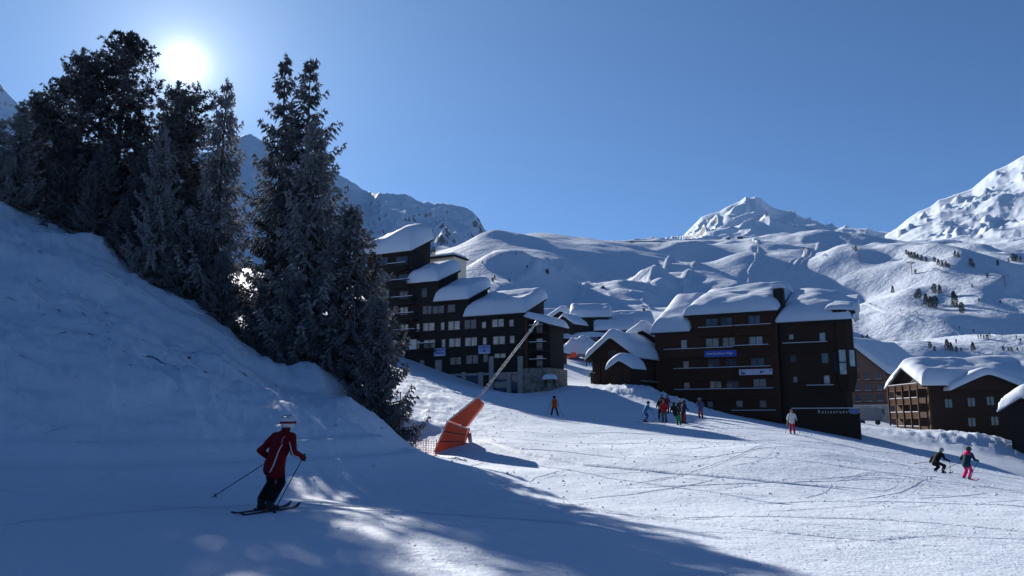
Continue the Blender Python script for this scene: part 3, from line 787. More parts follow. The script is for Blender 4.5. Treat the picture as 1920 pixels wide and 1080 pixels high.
for c, n in [((695,600,760,648),2),((460,523,508,565),2),((516,522,578,562),2),((600,515,640,555),1),((215,250,262,292),2),((310,245,372,290),2),((228,430,270,480),1),((230,345,268,385),1),((325,345,372,383),2),((330,440,375,480),2),
             ((455,425,482,470),1),((615,812,675,850),2),((705,800,770,845),2),((800,795,825,835),1)]: lbw(c, n, PANE_D)
x0, x1, za, zb_ = LB.rect(640+383/3, 400+710/3, 640+424/3, 400+765/3)
MB().box(x0, x1, -.06, -.004, za, zb_).build('door', FRAME_W, r)
for cx0, cx1, cy in [(285,385,330),(298,400,422),(305,425,518),(318,432,608),(320,440,700),(450,540,775)]:
    x0, zz = lb(640+cx0/3, 400+cy/3); x1, _ = lb(640+cx1/3, 400+cy/3)
    balcony(r, x0, x1, zz, depth=1.15, mat=WOOD_BLACK, h=.95)
x0, zz = lb(681, 575); x1, _ = lb(704, 575)
for k in range(5): balcony(r, x0-.2, x1+.3, zz+k*2.3-.6, depth=.9, mat=WOOD_RED, h=1.0, snow=False)
# rendered ground floor: piers, lintel band and garage doors
xl = S(770, 690); 
zb0 = lb(900, 702)[1]
for cx in [(640+447/3, 640+466/3), (640+532/3, 640+566/3), (640+680/3, 640+703/3), (640+775/3, 640+800/3), (640+835/3, 640+858/3), (640+935/3, 640+957/3), (972, 981)]:
    xx0, xx1 = S(cx[0], 700), S(cx[1], 700)
    MB().box(xx0, xx1, -.22, -.004, -2, lb(cx[0], 698)[1] + (2.0 if cx[0] in (640+835/3, 972) else (1.6 if cx[0] < 830 else 0))).build('pier', CONCRETE, r)
MB().box(S(842,700), S(972,700), -.14, -.006, zb0-.12, zb0+.16).build('lintel_band', CONCRETE, r)
for a, b in [(706,772),(873,935),(960,992)]:
    xx0, xx1 = S(640+a/3, 715), S(640+b/3, 715)
    MB().box(xx0, xx1, -.08, -.004, zb0-2.2, zb0-.16).build('garage_door', PANE_D, r)
MB().box(S(640+863/3,725), S(640+932/3,725), -.12, -.003, lb(940,727)[1], lb(940,716)[1]).build('parapet', CONCRETE, r)
# hoardings
BLUE_L = flat_mat('pale_blue_board', (.20,.33,.60), .5); BLUE_D = flat_mat('navy_print', (.02,.04,.16), .5)
for (a, lab, lines) in [((816,653,837.5,668), 'pale blue two-line board on the black apartment building', ['LEZZONE','ZINNEE']), ((899,648,921.5,663.5), 'bright blue board with white foot on the black apartment building', ['ALPAGES'])]:
    x0, x1, za, zb_ = LB.rect(*a)
    bo = empty('sign_board', r.matrix_world @ Vector((0,0,0)) if False else LB.o + LB.e*x0 + Vector((0,0,za)), LB.phi)
    tag(bo, lab, 'sign')
    W_, H_ = x1-x0, zb_-za
    MB().box(0, W_, -.32, -.26, 0, H_).build('panel', BLUE_L, bo)
    for k, l in enumerate(lines): text_mesh(l, bo, BLUE_D, W_/2, -.325, H_*(.78-.4*k), W_*.86, H_*.26)
    MB().box(W_*.1, W_*.95, -.326, -.322, H_*.06, H_*.14).build('white_stripe', FRAME_W, bo)
    if len(lines) == 1: MB().box(W_*.42, W_*.58, -.326, -.322, H_*.25, H_*.5).build('emblem', BLUE_D, bo)
# cream stair tower behind
ct = LB.uv(838, 490, 9.0)
c0 = LB.uv(833, 500, 9.0)[0]; c1 = LB.uv(851, 500, 9.0)[0]; cz = LB.uv(842, 482, 9.0)[1]
rt_ = empty('stair_tower', LB.o + LB.n*9.0, LB.phi); tag(rt_, 'cream rendered tower with flat snowy roof behind the black apartment building', 'building')
MB().box(c0-5, c1, 0, 3.5, -2, cz).build('wall', CREAM, rt_)
ro = MB().box(c0-5.3, c1+.3, -.35, 3.8, cz+.01, cz+.25).build('roof', WOOD_BLACK, rt_)
snow_slab(ro, c0-5.3, c1+.1, -.3, 3.7, lambda X, Y: cz+.26+0*X, .35, .3, 9)
window(rt_, c1-.8, c1-.45, cz-1.7, cz-.8, panes=1, pane=PANE_D)

# ------------------------------------------------------------------ hotel
HT = Face('hotel', 1598, 700, 96, R(-28), 1228, 0.0)
r = HT.root; tag(r, 'large red-brown timber hotel with balconies, corner turret and thick snowy roof', 'building')
def hs(px, py=680): return HT.uv(px, py)[0]
hx0, hx1, hx2, hx3 = hs(1228, 640), hs(1292, 640), hs(1456, 600), hs(1556, 600)
hz0 = HT.uv(1260, 622)[1]; hz1 = HT.uv(1370, 588)[1]; hz2 = HT.uv(1505, 604)[1]
zb = -6
shed_block(r, hx0, hx1-.01, 10.5, zb, hz0, .47, WOOD_RED, th=1.7, seed=12, over=.9, r=1.8)
def tiltM(X, Y): return -.9*np.clip((X-(hx2-3.5))/3.5, 0, 1)**2*np.clip((Y+1)/4, 0, 1)*0 + .35*fbm(X/5, Y/3, 2, 61)*np.clip((Y+1)/3, 0, 1)
shed_block(r, hx1, hx2, 11.5, zb, hz1, .31, WOOD_RED, th=1.8, seed=13, over=1.1, r=2.6, tilt=tiltM)
def tiltR(X, Y):
    e = np.clip((X-(hx3-3.0))/5.2, 0, 1); return -e**2*2.3*np.clip((Y+1)/6, 0, 1)
shed_block(r, hx2+.35, hx3+.5, 11.5, zb, hz2, .37, WOOD_DARK, th=1.9, seed=14, over=.7, r=2.6, tilt=tiltR, side_over=.2, xr=1.8)
MB().box(hx2+.01, hx2+.34, .6, 8, zb, hz2+1.2).build('recess_wall', WOOD_BLACK, r)
ch = MB().box(hx2-.4, hx2+.8, .9, 2.2, hz1-.3, hz1+2.9).build('chimney', WOOD_BLACK, r)
snow_slab(ch, hx2-.6, hx2+1.0, .8, 2.5, lambda X, Y: hz1+3.01+0*X, .5, .35, 16, name='snow_cap')
MB().bar((hx2+.75,-.12,zb),(hx2+.75,-.12,hz2-.1),.14).build('downpipe', WOOD_BLACK, r)
# turret
tx0, tx1 = hs(1555, 640), hs(1602, 640)
tw = tx1-tx0; tcx = (tx0+tx1)/2
def oct_prism(cx, cy, rad, z0, z1, nm, mat, parent, k=8, rad2=None):
    mb = MB(); rad2 = rad2 or rad
    a = [(cx+rad*math.cos((i+.5)*2*math.pi/k), cy+rad*math.sin((i+.5)*2*math.pi/k), z0) for i in range(k)]
    b = [(cx+rad2*math.cos((i+.5)*2*math.pi/k), cy+rad2*math.sin((i+.5)*2*math.pi/k), z1) for i in range(k)]
    mb.v = a+b; mb.f = [tuple(range(k))[::-1], tuple(range(k, 2*k))] + [(i, (i+1)%k, k+(i+1)%k, k+i) for i in range(k)]
    return mb.build(nm, mat, parent)
tz_top = HT.uv(1578, 586)[1]; tz_bay1 = HT.uv(1580, 654)[1]; tz_bay0 = HT.uv(1580, 706)[1]; tz_low = HT.uv(1580, 735)[1]
oct_prism(tcx, 1.0, tw*.46, tz_bay1, tz_top, 'turret', WOOD_DARK, r)
bay = oct_prism(tcx, 1.0, tw*.545, tz_bay0, tz_bay1-.01, 'bay', WOOD_DARK, r)
oct_prism(tcx, 1.0, tw*.36, tz_low, tz_bay0-.01, 'bay_bracket', WOOD_DARK, r, rad2=tw*.535)
oct_prism(tcx-.3, 1.2, tw*.36, zb, tz_low-.01, 'turret_foot', WOOD_DARK, r)
tro = oct_prism(tcx, 1.0, tw*.62, tz_top+.01, tz_top+.3, 'turret_roof', WOOD_BLACK, r)
snow_slab(tro, tcx-tw*.6, tcx+tw*.6, -.62, 3.2, lambda X, Y: tz_top+.31+.30*(Y+.6)-.12*np.clip(X-tcx, 0, 9), .5, .7, 18)
ap = tw*.545*math.cos(math.pi/8)
for k, (a0, zlo, zhi, pm) in enumerate([(-math.pi/2, tz_bay0+1.75, tz_bay1-.15, PANE), (-math.pi/2, tz_bay0+.25, tz_bay0+1.6, PANE), (-math.pi/4, tz_bay0+1.2, tz_bay1-.2, PANE), (-3*math.pi/4, tz_bay0+.6, tz_bay1-.3, PANE_D)]):
    wroot = empty('bay_window', (0,0,0)); wroot.parent = bay
    nvec = Vector((math.cos(a0), math.sin(a0), 0)); ctr = Vector((tcx, 1.0, 0)) + nvec*(ap+.012)
    tv = Vector((-nvec.y, nvec.x, 0)); hw = tw*.13
    MB().prism([ctr-tv*hw+Vector((0,0,zlo)), ctr+tv*hw+Vector((0,0,zlo)), ctr+tv*hw+Vector((0,0,zhi)), ctr-tv*hw+Vector((0,0,zhi))], nvec*.03).build('bay_window', pm, bay)
    bpy.data.objects.remove(wroot)
def hw_(c, panes=2, pane=None, **k):
    a = [1200+c[0]/3.375, 500+c[1]/3.375, 1200+c[2]/3.375, 500+c[3]/3.375]
    x0, x1, zz0, zz1 = HT.rect(*a); window(r, x0, x1, zz0, zz1, panes=panes, pane=pane, **k)
for c, n in [((262,466,297,516),1),((420,456,498,508),2),((526,451,600,503),2),((694,444,775,495),2),((945,430,970,460),1),((1138,420,1172,470),1),
             ((720,712,797,758),2),((972,698,995,730),1),((1166,690,1200,740),1),((430,855,460,887),1),((300,857,322,885),1)]: hw_(c, n)
for c, n in [((420,330,490,372),2),((515,325,580,368),2),((690,312,760,358),2),((275,600,310,645),1),((435,590,500,636),2),((545,588,608,634),2),((705,582,785,625),2),
             ((955,565,985,600),1),((1152,550,1190,608),1),((280,735,315,773),1),((445,726,515,770),2),((550,724,625,766),2),((610,850,650,890),1),((760,848,800,890),1)]: hw_(c, n, PANE_D)
for cx0, cx1, cyb, cyt, sol in [(380,600,432,385,0),(605,840,428,372,0),(165,605,570,520,1),(610,825,556,500,0),(225,840,704,640,0),(230,855,832,775,0),(590,870,950,910,0),(912,1195,532,484,0),(1060,1235,792,752,0)]:
    cm = (cx0+cx1)/2
    x0, _ = HT.uv(1200+cx0/3.375, 500+cyb/3.375); x1, _ = HT.uv(1200+cx1/3.375, 500+cyb/3.375)
    zt = HT.uv(1200+cm/3.375, 500+cyt/3.375)[1]; zz = HT.uv(1200+cm/3.375, 500+cyb/3.375)[1]
    balcony(r, x0, x1, zz, depth=.95, h=zt-zz, mat=WOOD_RED if cx0 < 900 else WOOD_DARK, solid=bool(sol), step=.2)
# restaurant storey
x0, x1, za, zb_ = HT.rect(1200+970/3.375, 500+895/3.375, 1200+1392/3.375, 500+945/3.375)
MB().box(x0, x1, -.6, -.006, zb, zb_-.08).build('restaurant_front', WOOD_DARK, r)
MB().box(x0-.1, x1+.1, -.75, -.002, zb_-.075, zb_+.05).build('restaurant_canopy', METAL, r)
# hotel signs
LETTER = flat_mat('cream_lettering', (.75,.73,.62), .5); SIGN_BLUE = flat_mat('royal_blue_sign', (.03,.08,.42), .4)
BANNER = flat_mat('lilac_white_banner', (.50,.50,.62), .6); LOGO = flat_mat('purple_print', (.05,.03,.12), .6); LOGO2 = flat_mat('blue_oval_enamel', (.05,.12,.42), .4)
def sign(name, c, off, label):
    a = [1200+c[0]/3.375, 500+c[1]/3.375, 1200+c[2]/3.375, 500+c[3]/3.375]
    x0, x1, za, zb_ = HT.rect(*a, -off)
    o = empty(name, HT.o - HT.n*off + HT.e*x0 + Vector((0,0,za)), HT.phi); tag(o, label, 'sign'); return o, x1-x0, zb_-za
o, W_, H_ = sign('hotel_sign', (408,530,610,571), 1.05, 'blue sign with cream script lettering on the hotel balcony')
MB().box(0, W_, -.06, 0, 0, H_).build('panel', SIGN_BLUE, o)
text_mesh('Hôtel des Balcons Village', o, LETTER, W_*.48, -.068, H_*.5, W_*.82, H_*.42, .35)
o, W_, H_ = sign('banner', (627,648,838,684), 1.05, 'long pale lilac banner hung on the hotel balcony')
MB().box(0, W_, -.03, 0, 0, H_).build('cloth', BANNER, o)
mb = MB()
for q in [(.05,.1,.1,.85),(.1,.1,.18,.5),(.63,.25,.7,.75),(.70,.4,.75,.7),(.9,.5,.95,.9)]:
    mb.prism([(W_*q[0],-.036,H_*q[1]),(W_*q[2],-.036,H_*q[1]*1.2),(W_*q[2]*1.01,-.036,H_*q[3]*.8),(W_*(q[0]+.02),-.036,H_*q[3])], (0,-.004,0))
mb.build('print', LOGO, o)
o, W_, H_ = sign('restaurant_sign', (1128,906,1312,930), .68, 'white spaced letters reading Restaurant above the hotel ground floor')
text_mesh('R e s t a u r a n t', o, LETTER, W_/2, 0, H_/2, W_, H_*.8, 0, .03)
o, W_, H_ = sign('oval_sign', (1320,898,1390,932), .68, 'blue oval emblem right of the Restaurant lettering')
def ellipse(w, h, y, k=28): return [(w/2+w/2*math.cos(2*math.pi*i/k), y, h/2+h/2*math.sin(2*math.pi*i/k)) for i in range(k)]
MB().prism(ellipse(W_, H_, 0), (0,-.05,0)).build('rim', METAL, o)
e2 = [(p[0]*.9+W_*.05, -.052, p[2]*.84+H_*.08) for p in ellipse(W_, H_, 0)]
MB().prism(e2, (0,-.03,0)).build('disc', LOGO2, o)
MB().box(W_*.25, W_*.75, -.09, -.084, H_*.45, H_*.55).build('stripe', METAL, o)
# hotel annex left of the wing, gable to the front
an = empty('hotel_annex', HT.o + HT.e*(-5.2) + HT.n*3.5, HT.phi); tag(an, 'low brown gabled annex between the hotel and the snowy wooden chalet', 'building')
azt = HT.uv(1205, 640)[1]
gable_block(an, 0, 5.0, 0, 7, -4, azt, azt+1.6, WOOD_DARK, 'y', th=1.4, seed=22)
window(an, 2.0, 3.2, azt-1.6, azt-.5, panes=2)

# ------------------------------------------------------------------ wooden chalet left of the hotel
def house(name, label, px, py, d, phi, W, D, hz, zr, wall, axis, th, seed, zb=-4, over=.7, group=None, r=.7):
    """front-right corner at a point on the ground"""
    P = at(px, py, d); e = Vector((math.cos(phi), math.sin(phi), 0))
    o = empty(name, P - e*W, phi); tag(o, label, 'building', group)
    gable_block(o, 0, W, 0, D, zb, hz, zr, wall, axis, th, over, seed, r=r); return o
CH = house('wooden_chalet', 'dark wooden chalet with thick snowy gable roof left of the hotel', 1190, 722, 103, R(-36), 6.2, 10.5, 3.7, 6.0, WOOD_DARK, 'y', 1.25, 31)
MB().box(.3, 5.9, -.25, -.005, 3.0, 3.25).build('tie_beam', WOOD_BLACK, CH)
for k in (1.2, 2.4, 3.6, 4.8): MB().box(k-.06, k+.06, -.12, -.004, -2, 2.98).build('timber_post', WOOD_BLACK, CH)
window(CH, 2.6, 3.6, 3.6, 4.5, panes=2, pane=PANE_D)
MB().box(6.21, 6.9, 1, 9.6, .5, .68).build('side_ledge', METAL, CH)
HU = house('log_hut', 'small hut under a rounded snow cap in front of the wooden chalet', 1183, 715, 98, R(-36), 2.7, 2.6, 1.5, 2.3, WOOD_DARK, 'y', 1.15, 33, over=.45, r=.9)
MB().box(.9, 1.7, -.06, -.004, -.6, 1.2).build('door', WOOD_BLACK, HU)
for k in (-.2, 2.9): MB().bar((k, -.3, -1), (k, -.3, 1.4), .12).build('porch_post', WOOD_BLACK, HU)

# ------------------------------------------------------------------ far chalets of the village
GV = 'snowy chalets beyond the piste'
def far_house(label, px, py, d, phi, W, D, hz, zr, axis, th, seed, wins=(), wall=None):
    o = house('village_chalet', label, px, py, d, R(phi), W, D, hz, zr, wall or WOOD_BLACK, axis, th, seed, zb=-6, over=.8, group=GV, r=1.1)
    for a in wins: window(o, *a, panes=2, pane=PANE)
    return o
far_house('long low village chalet at the far left behind the black building', 1062, 628, 218, -8, 14, 9, 4.0, 6.2, 'x', 1.5, 41)
far_house('village chalet with rounded lit snow roof second from left', 1080, 630, 206, -30, 8, 11, 4.2, 6.4, 'y', 1.6, 42)
far_house('village chalet with two snow tiers and pale windows in the middle', 1142, 630, 200, -6, 9, 9, 4.8, 7.0, 'x', 1.7, 43, [(1.5,3.0,2.6,4.0),(5.2,6.6,2.6,4.0),(1.4,2.4,.2,1.5),(5.2,6.4,.2,1.5)])
o = far_house('long village chalet with smooth shaded snow roof at the right', 1222, 632, 207, -4, 13, 10, 3.6, 6.0, 'x', 1.4, 44, [(2,3,1.5,2.8),(7,8,1.5,2.8)])
MB().box(11.2, 11.9, 4.2, 4.9, 5, 8.2).build('chimney', STONE, o)
far_house('low village lean-to with pointed snow roof between the middle chalets', 1188, 640, 192, -4, 8.5, 4, 3.0, 4.6, 'x', .9, 45)
far_house('small village house with lit conical snow roof in front of the second chalet', 1074, 634, 190, -40, 4.5, 4.5, 3.6, 5.2, 'y', .9, 46)
KI = house('ticket_kiosk', 'small orange-brown kiosk with snowy roof right of the black apartment building', 1049, 684, 131, R(-25), 3.2, 3.4, 2.0, 2.9, WOOD_WARM, 'y', .7, 47, over=.5)
MB().box(.9, 2.3, -.07, -.004, .8, 1.7).build('hatch', WOOD_BLACK, KI)

# ------------------------------------------------------------------ taupe house and big chalet on the right
BH = house('taupe_house', 'taupe clad four-storey house with wide snowy roof right of the hotel', 1667, 772, 165, R(-47), 15.0, 24, 8.0, 14.6, PLANK_TAUPE, 'y', 1.3, 51, over=.8)
MB().box(-.1, 15.1, -.12, -.005, -4, 1.25).build('stone_base', STONE_PALE, BH); MB().box(-.15, 15.15, -.2, -.003, 1.26, 1.45).build('string_course', FRAME_W, BH)
for fl in range(4):
    for k, x in enumerate((8.4, 10.6, 13.0)):
        if fl == 3 and k > 0: continue
        window(BH, x, x+1.05, 2.2+fl*2.25, 3.5+fl*2.25, panes=2, pane=PANE_D, sill=True, snow=True)
for k in range(6): window(BH, 7.6+k*1.2, 8.1+k*1.2, -.6, .6, y=-.12, panes=1, pane=PANE_D)
for fl in range(3): MB().box(0, 15, -.05, -.004, 1.85+fl*2.25, 1.97+fl*2.25).build('timber_rail', WOOD_DARK, BH)
RC = empty('big_chalet', at(1745, 806, 132) - Vector((0,0,.6)), R(-4)); tag(RC, 'big dark chalet with deep snow roof and lit side balconies at the right edge', 'building')
RW, RD = 26.0, 13.0
rze = 8.0; rzr = 10.8
gable_block(RC, 0, RW, 0, RD, -9, rze, rzr, WOOD_DARK, 'x', 1.9, 1.3, 52, r=2.2)
gx = 8.7
MB().prism([(gx-5.2,-1.75,rze-1.0),(gx,-1.75,rze+1.35),(gx+5.2,-1.75,rze-1.0)], (0,5,0)).build('dormer_wall', WOOD_DARK, RC)
dr = MB().prism([(gx-6.2,-2.4,rze-1.4),(gx,-2.4,rze+1.4),(gx+6.2,-2.4,rze-1.4),(gx+6.2,-2.4,rze-1.15),(gx,-2.4,rze+1.68),(gx-6.2,-2.4,rze-1.15)], (0,7.4,0)).build('dormer_roof', WOOD_BLACK, RC)
snow_slab(dr, gx-6.2, gx+6.2, -2.5, 5.2, lambda X, Y: rze+1.7-.455*np.sqrt((X-gx)**2+.6), 1.3, 1.1, 54)
for x, z in [(2.6,4.2),(6.2,4.4),(9.2,4.6),(13.0,4.4),(6.0,1.2),(9.6,1.4)]: window(RC, x, x+1.1, z, z+1.3, panes=2, pane=PANE_D)
MB().box(0, 18, -.9, -.005, .2, .36).build('front_ledge', WOOD_DARK, RC)
for fl in range(4):      # balconies along the gable side, facing left
    z = .2+fl*2.35
    b = MB().box(-1.35, -.005, .6, RD-.6, z-.15, z).build('balcony', WOOD_RED, RC)
    mb = MB().box(-1.38, -1.30, .6, RD-.6, z+.85, z+.95)
    y = .65
    while y < RD-.6: mb.box(-1.36, -1.32, y, y+.14, z+.02, z+.84); y += .3
    mb.build('railing', WOOD_RED, b)
    MB().box(-1.4, -1.29, .6, RD-.6, z+.955, z+1.03).build('rail_snow', SNOW_ROOF, b)
for y in (.4, 3.4, 6.5, 9.6, 12.6): MB().bar((-1.45, y, -2), (-1.45, y, 8.0), .2).build('gallery_post', WOOD_RED, RC)
MB().bar((-.2,-.9,-2),(-.2,-.9,7.6),.28).build('corner_post', WOOD_WARM, RC)
SH = house('snowed_shed', 'low shed buried under a lit snow heap at the right picture edge', 2035, 792, 108, R(25), 8.0, 5, 1.6, 3.0, WOOD_BLACK, 'x', 1.9, 55, over=.9, r=1.3)
CT = empty('covered_trailer', at(1632, 797, 128), R(-30)); tag(CT, 'grey tarpaulin-covered trailer beside the hotel corner', 'trailer')
MB().prism([(-1.6,-1.0,.7),(1.9,-1.0,.6),(2.1,-1.0,1.5),(1.2,-1.0,2.5),(-1.4,-1.0,2.7)], (0,2.2,0)).build('tarpaulin', flat_mat('grey_tarpaulin', (.16,.17,.20), .7), CT)
for k in (-1.0, 1.2): MB().tube([(k,-1.1,.42),(k,-.9,.42)], .4, 12).build('wheel', BLACK, CT)
MB().box(-1.7, -1.62, -1.0, 1.1, .5, 2.8).build('front_panel', FRAME_W, CT)
# ------------------------------------------------------------------ snow cannon
def px_prism(mb, pts, d, th):
    P = [at(x, y, d) for x, y in pts]; return mb.prism(P, Vector((.12, 1, 0)).normalized()*th)
ORANGE = flat_mat('orange_vinyl', (.68,.07,.016), .45, var=.18, scale=1.5); PIPING = flat_mat('white_vinyl', (.6,.58,.56), .5)
def lerp2(a, b, t): return (a[0]+(b[0]-a[0])*t, a[1]+(b[1]-a[1])*t)
SC = empty('snow_cannon', at(838, 846, 36)); tag(SC, 'snow cannon lance leaning right on an orange padded base', 'snow cannon')
def at_sc(o):
    o.parent = SC; o.matrix_parent_inverse = Matrix.Translation(-SC.location); return o
LP = [(814,848),(838.7,789.6),(877,803.8),(866,840)]; UP = [(841,788.5),(894.4,745),(904.8,757),(902,764),(873.7,800.5)]
def pad(pts, d, th, nm):
    mb = MB(); P = [at(x, y, d) for x, y in pts]; vec = Vector((.12, 1, 0)).normalized()*th
    mb.prism(P, vec); o = mb.build(nm, ORANGE)
    bm = bmesh.new(); bm.from_mesh(o.data); bmesh.ops.bevel(bm, geom=bm.edges, offset=.05, segments=3, affect='EDGES', profile=.6)
    for f in bm.faces: f.smooth = True
    bm.to_mesh(o.data); bm.free(); return at_sc(o)
lo = pad(LP, 36.0, .75, 'lower_pad'); up_ = pad(UP, 35.9, .62, 'upper_pad')
for nm, pts, d in [('lower', LP[:3], 35.97), ('upper', UP[:2], 35.87)]:
    P = [at(x, y, d) for x, y in pts]
    at_sc(MB().tube(P, .038, 6).build('piping', PIPING, None, True))
for f0, f1 in ((.33, .36), (.66, .69)):       # straps round the lower pad
    q = [lerp2(LP[0], LP[1], f0), lerp2(LP[0], LP[1], f1), lerp2(LP[3], LP[2], f1), lerp2(LP[3], LP[2], f0)]
    at_sc(MB().prism([at(x, y, 35.985) for x, y in q], Vector((.12, 1, 0)).normalized()*.02).build('strap', BLACK))
a, b = at(893, 752, 36.3), at(1006, 605, 36.3)
ax = (b-a).normalized(); sd = ax.cross(Vector((0,1,0))).normalized()
at_sc(MB().tube([a-sd*.045, b-sd*.03], .020, 8).tube([a+sd*.045, b+sd*.03], .016, 8).build('lance', flat_mat('lance_paint', (.40,.41,.43), .6, 0, .2), None, True))
at_sc(MB().tube([b-ax*.12, b+ax*.03, b+ax*.13], [.085, .10, .05], 10).build('nozzle_head', METAL, None, True))
for k in (.2, .45, .7, .9):
    q = a+(b-a)*k; at_sc(MB().bar(q-sd*.09, q+sd*.09, .05, .05, up=ax).build('clamp', flat_mat('yellow_clamp', (.5,.35,.06), .5) if k == .45 else METAL))
at_sc(MB().tube([at(868, 850, 36.5), at(866, 800, 36.5), at(893, 752, 36.3)], [.11, .10, .06], 10).build('mast', METAL, None, True))
at_sc(MB().tube([at(884, 845, 36.6), at(880, 812, 36.6)], .09, 8).build('hydrant', METAL, None, True))
at_sc(MB().tube([at(880, 820, 36.6), at(889, 838, 36.6), at(892, 851, 36.6)], .04, 6).build('hose', BLACK, None, True))
# markers and net beside it
for (px, p0, p1, d, lab) in [(751,735,833,33.2,'tall thin black marker pole right of the lowest spruce'),(733,747,812,34.5,'short marker pole, right one of the pair beside the lowest spruce'),(726.5,758,815,34.7,'short marker pole, left one of the pair beside the lowest spruce')]:
    T = at(px, p0, d); g0 = gz(T.x, T.y)
    o = empty('marker_pole', (T.x, T.y, g0)); tag(o, lab, 'pole', 'marker poles beside the snow cannon')
    MB().tube([(0,0,-.4),(0,0,T.z-g0)], .022, 6).build('shaft', BLACK, o); MB().tube([(0,0,T.z-g0-.12),(0,0,T.z-g0+.01)], .028, 6).build('cap', ORANGE, o)
NET = flat_mat('red_netting', (.5,.05,.035), .6)
A, B = at(779, 842, 35.2), at(818, 846, 35.4)
o = empty('safety_net', A); tag(o, 'low red safety net left of the orange padding', 'net')
v = B-A; mb = MB()
for k in range(9):
    q = v*(k/8); mb.bar(q+Vector((0,0,-.25)), q+Vector((0,0,.42)), .014)
for k in range(7): mb.bar(Vector((0,0,-.2+k*.1)), v+Vector((0,0,-.2+k*.1)), .014)
mb.build('mesh', NET, o)
for k in (0, .5, 1): MB().tube([v*k+Vector((0,.03,-.5)), v*k+Vector((0,.03,.5))], .018, 6).build('post', NET, o)
ROCKM = flat_mat('dark_stone', (.07,.06,.055), .9)
for px, py, d, s, lab in [(359,593,28.6,.075,'small dark stone poking out of the upper bank'),(485,713,26.4,.06,'small dark stone poking out of the lower bank')]:
    T = at(px, py, d); bm = bmesh.new(); bmesh.ops.create_icosphere(bm, subdivisions=2, radius=s)
    for vv in bm.verts: vv.co *= .75+.5*random.random(); vv.co.z *= .6
    me = bpy.data.meshes.new('stone'); bm.to_mesh(me); bm.free(); me.materials.append(ROCKM)
    o = bpy.data.objects.new('stone', me); o.location = (T.x, T.y, gz(T.x, T.y)+.02); link(o); tag(o, lab, 'stone', 'stones on the bank')

# ------------------------------------------------------------------ ski tracks: small raised seams of pushed-up snow
def ribbon(mbv, mbf, pts, w, h, zf):
    n = len(pts); i0 = sum(len(v) for v in mbv)
    pts = np.array(pts); d = unit(np.gradient(pts, axis=0)); s = np.stack([-d[:,1], d[:,0]], -1)
    t = np.linspace(0, 1, n); e = np.clip(np.minimum(t, 1-t)*8, 0.02, 1)[:, None]
    L = pts+s*w*e; Rr = pts-s*w*e; C = pts
    z = lambda q: zf(q[:,0], q[:,1])
    V = np.stack([np.column_stack([L, z(L)-.012]), np.column_stack([C, z(C)+h*e[:,0]]), np.column_stack([Rr, z(Rr)-.012])], 1).reshape(-1, 3)
    mbv.append(V); b = i0+np.arange(n-1)*3
    mbf.append(np.stack([b, b+1, b+4, b+3], -1)); mbf.append(np.stack([b+1, b+2, b+5, b+4], -1))
tv, tf = [], []
rs = np.random.RandomState(77)
for k in range(330):
    d0 = 15 + 50*rs.rand()**1.2; px = 250 + 1750*rs.rand()
    x = (px-960)/F*d0; y = d0
    if y > 19 and x < -2: continue
    hd = rs.choice([-1, 1])*(.5+.9*rs.rand()) ; Ln = (3+16*rs.rand())*(.5+d0/40); cur = rs.randn()*.09; n = int(max(14, Ln/.35))
    q = []; a = hd
    for j in range(n):
        q.append((x, y)); a += cur*Ln/n*2.2/ max(1, Ln/6); x += math.sin(a)*Ln/n; y += math.cos(a)*Ln/n*.8
    q = np.array(q)
    if q[:,1].min() < 6 or q[:,1].max() > 88 or (q[:,0] < -3).any(): 
        if (q[:,1] > 17).any() or q[:,1].min() < 6: continue
    w_ = .015+.03*rs.rand()
    ribbon(tv, tf, q, w_, .004+.010*rs.rand(), ground_np)
    if rs.rand() < .5: ribbon(tv, tf, q+np.array([.22+.1*rs.rand(), .05]), w_, .004+.009*rs.rand(), ground_np)
for k in range(70):      # faint diagonal lines across the shaded bank
    x = -24 + 22*rs.rand(); y = 18 + 18*rs.rand(); a = rs.choice([-1.25, -1.0, 1.2, .9, 1.45]) + rs.randn()*.15; Ln = 3+9*rs.rand(); n = 40; q = []
    cur = rs.randn()*.02
    for j in range(n): q.append((x, y)); a += cur; x += math.sin(a)*Ln/n; y += math.cos(a)*Ln/n
    q = np.array(q)
    if (ground_np(q[:,0], q[:,1]) < -.8).any() or q[:,1].max() > 37: continue
    ribbon(tv, tf, q, .06+.10*rs.rand(), .015+.03*rs.rand(), ground_np)
# the long groomer seam running across the piste from the cannon
q = np.array([tuple(at(px, py, d))[:2] for px, py, d in [(905,838,37),(980,850,33.5),(1100,868,30.5),(1250,880,28.7),(1400,895,27.2),(1600,925,25.5)]])
tt = np.linspace(0, 1, len(q)); t2 = np.linspace(0, 1, 160); q = np.column_stack([np.interp(t2, tt, q[:,0]), np.interp(t2, tt, q[:,1])])
ribbon(tv, tf, q, .16, .10, ground_np)
tr = mesh_np('ski_tracks', np.concatenate(tv), np.concatenate(tf), SNOW); tag(tr, 'fine ski tracks and seams scratched across the piste', 'ski tracks', kind='stuff')
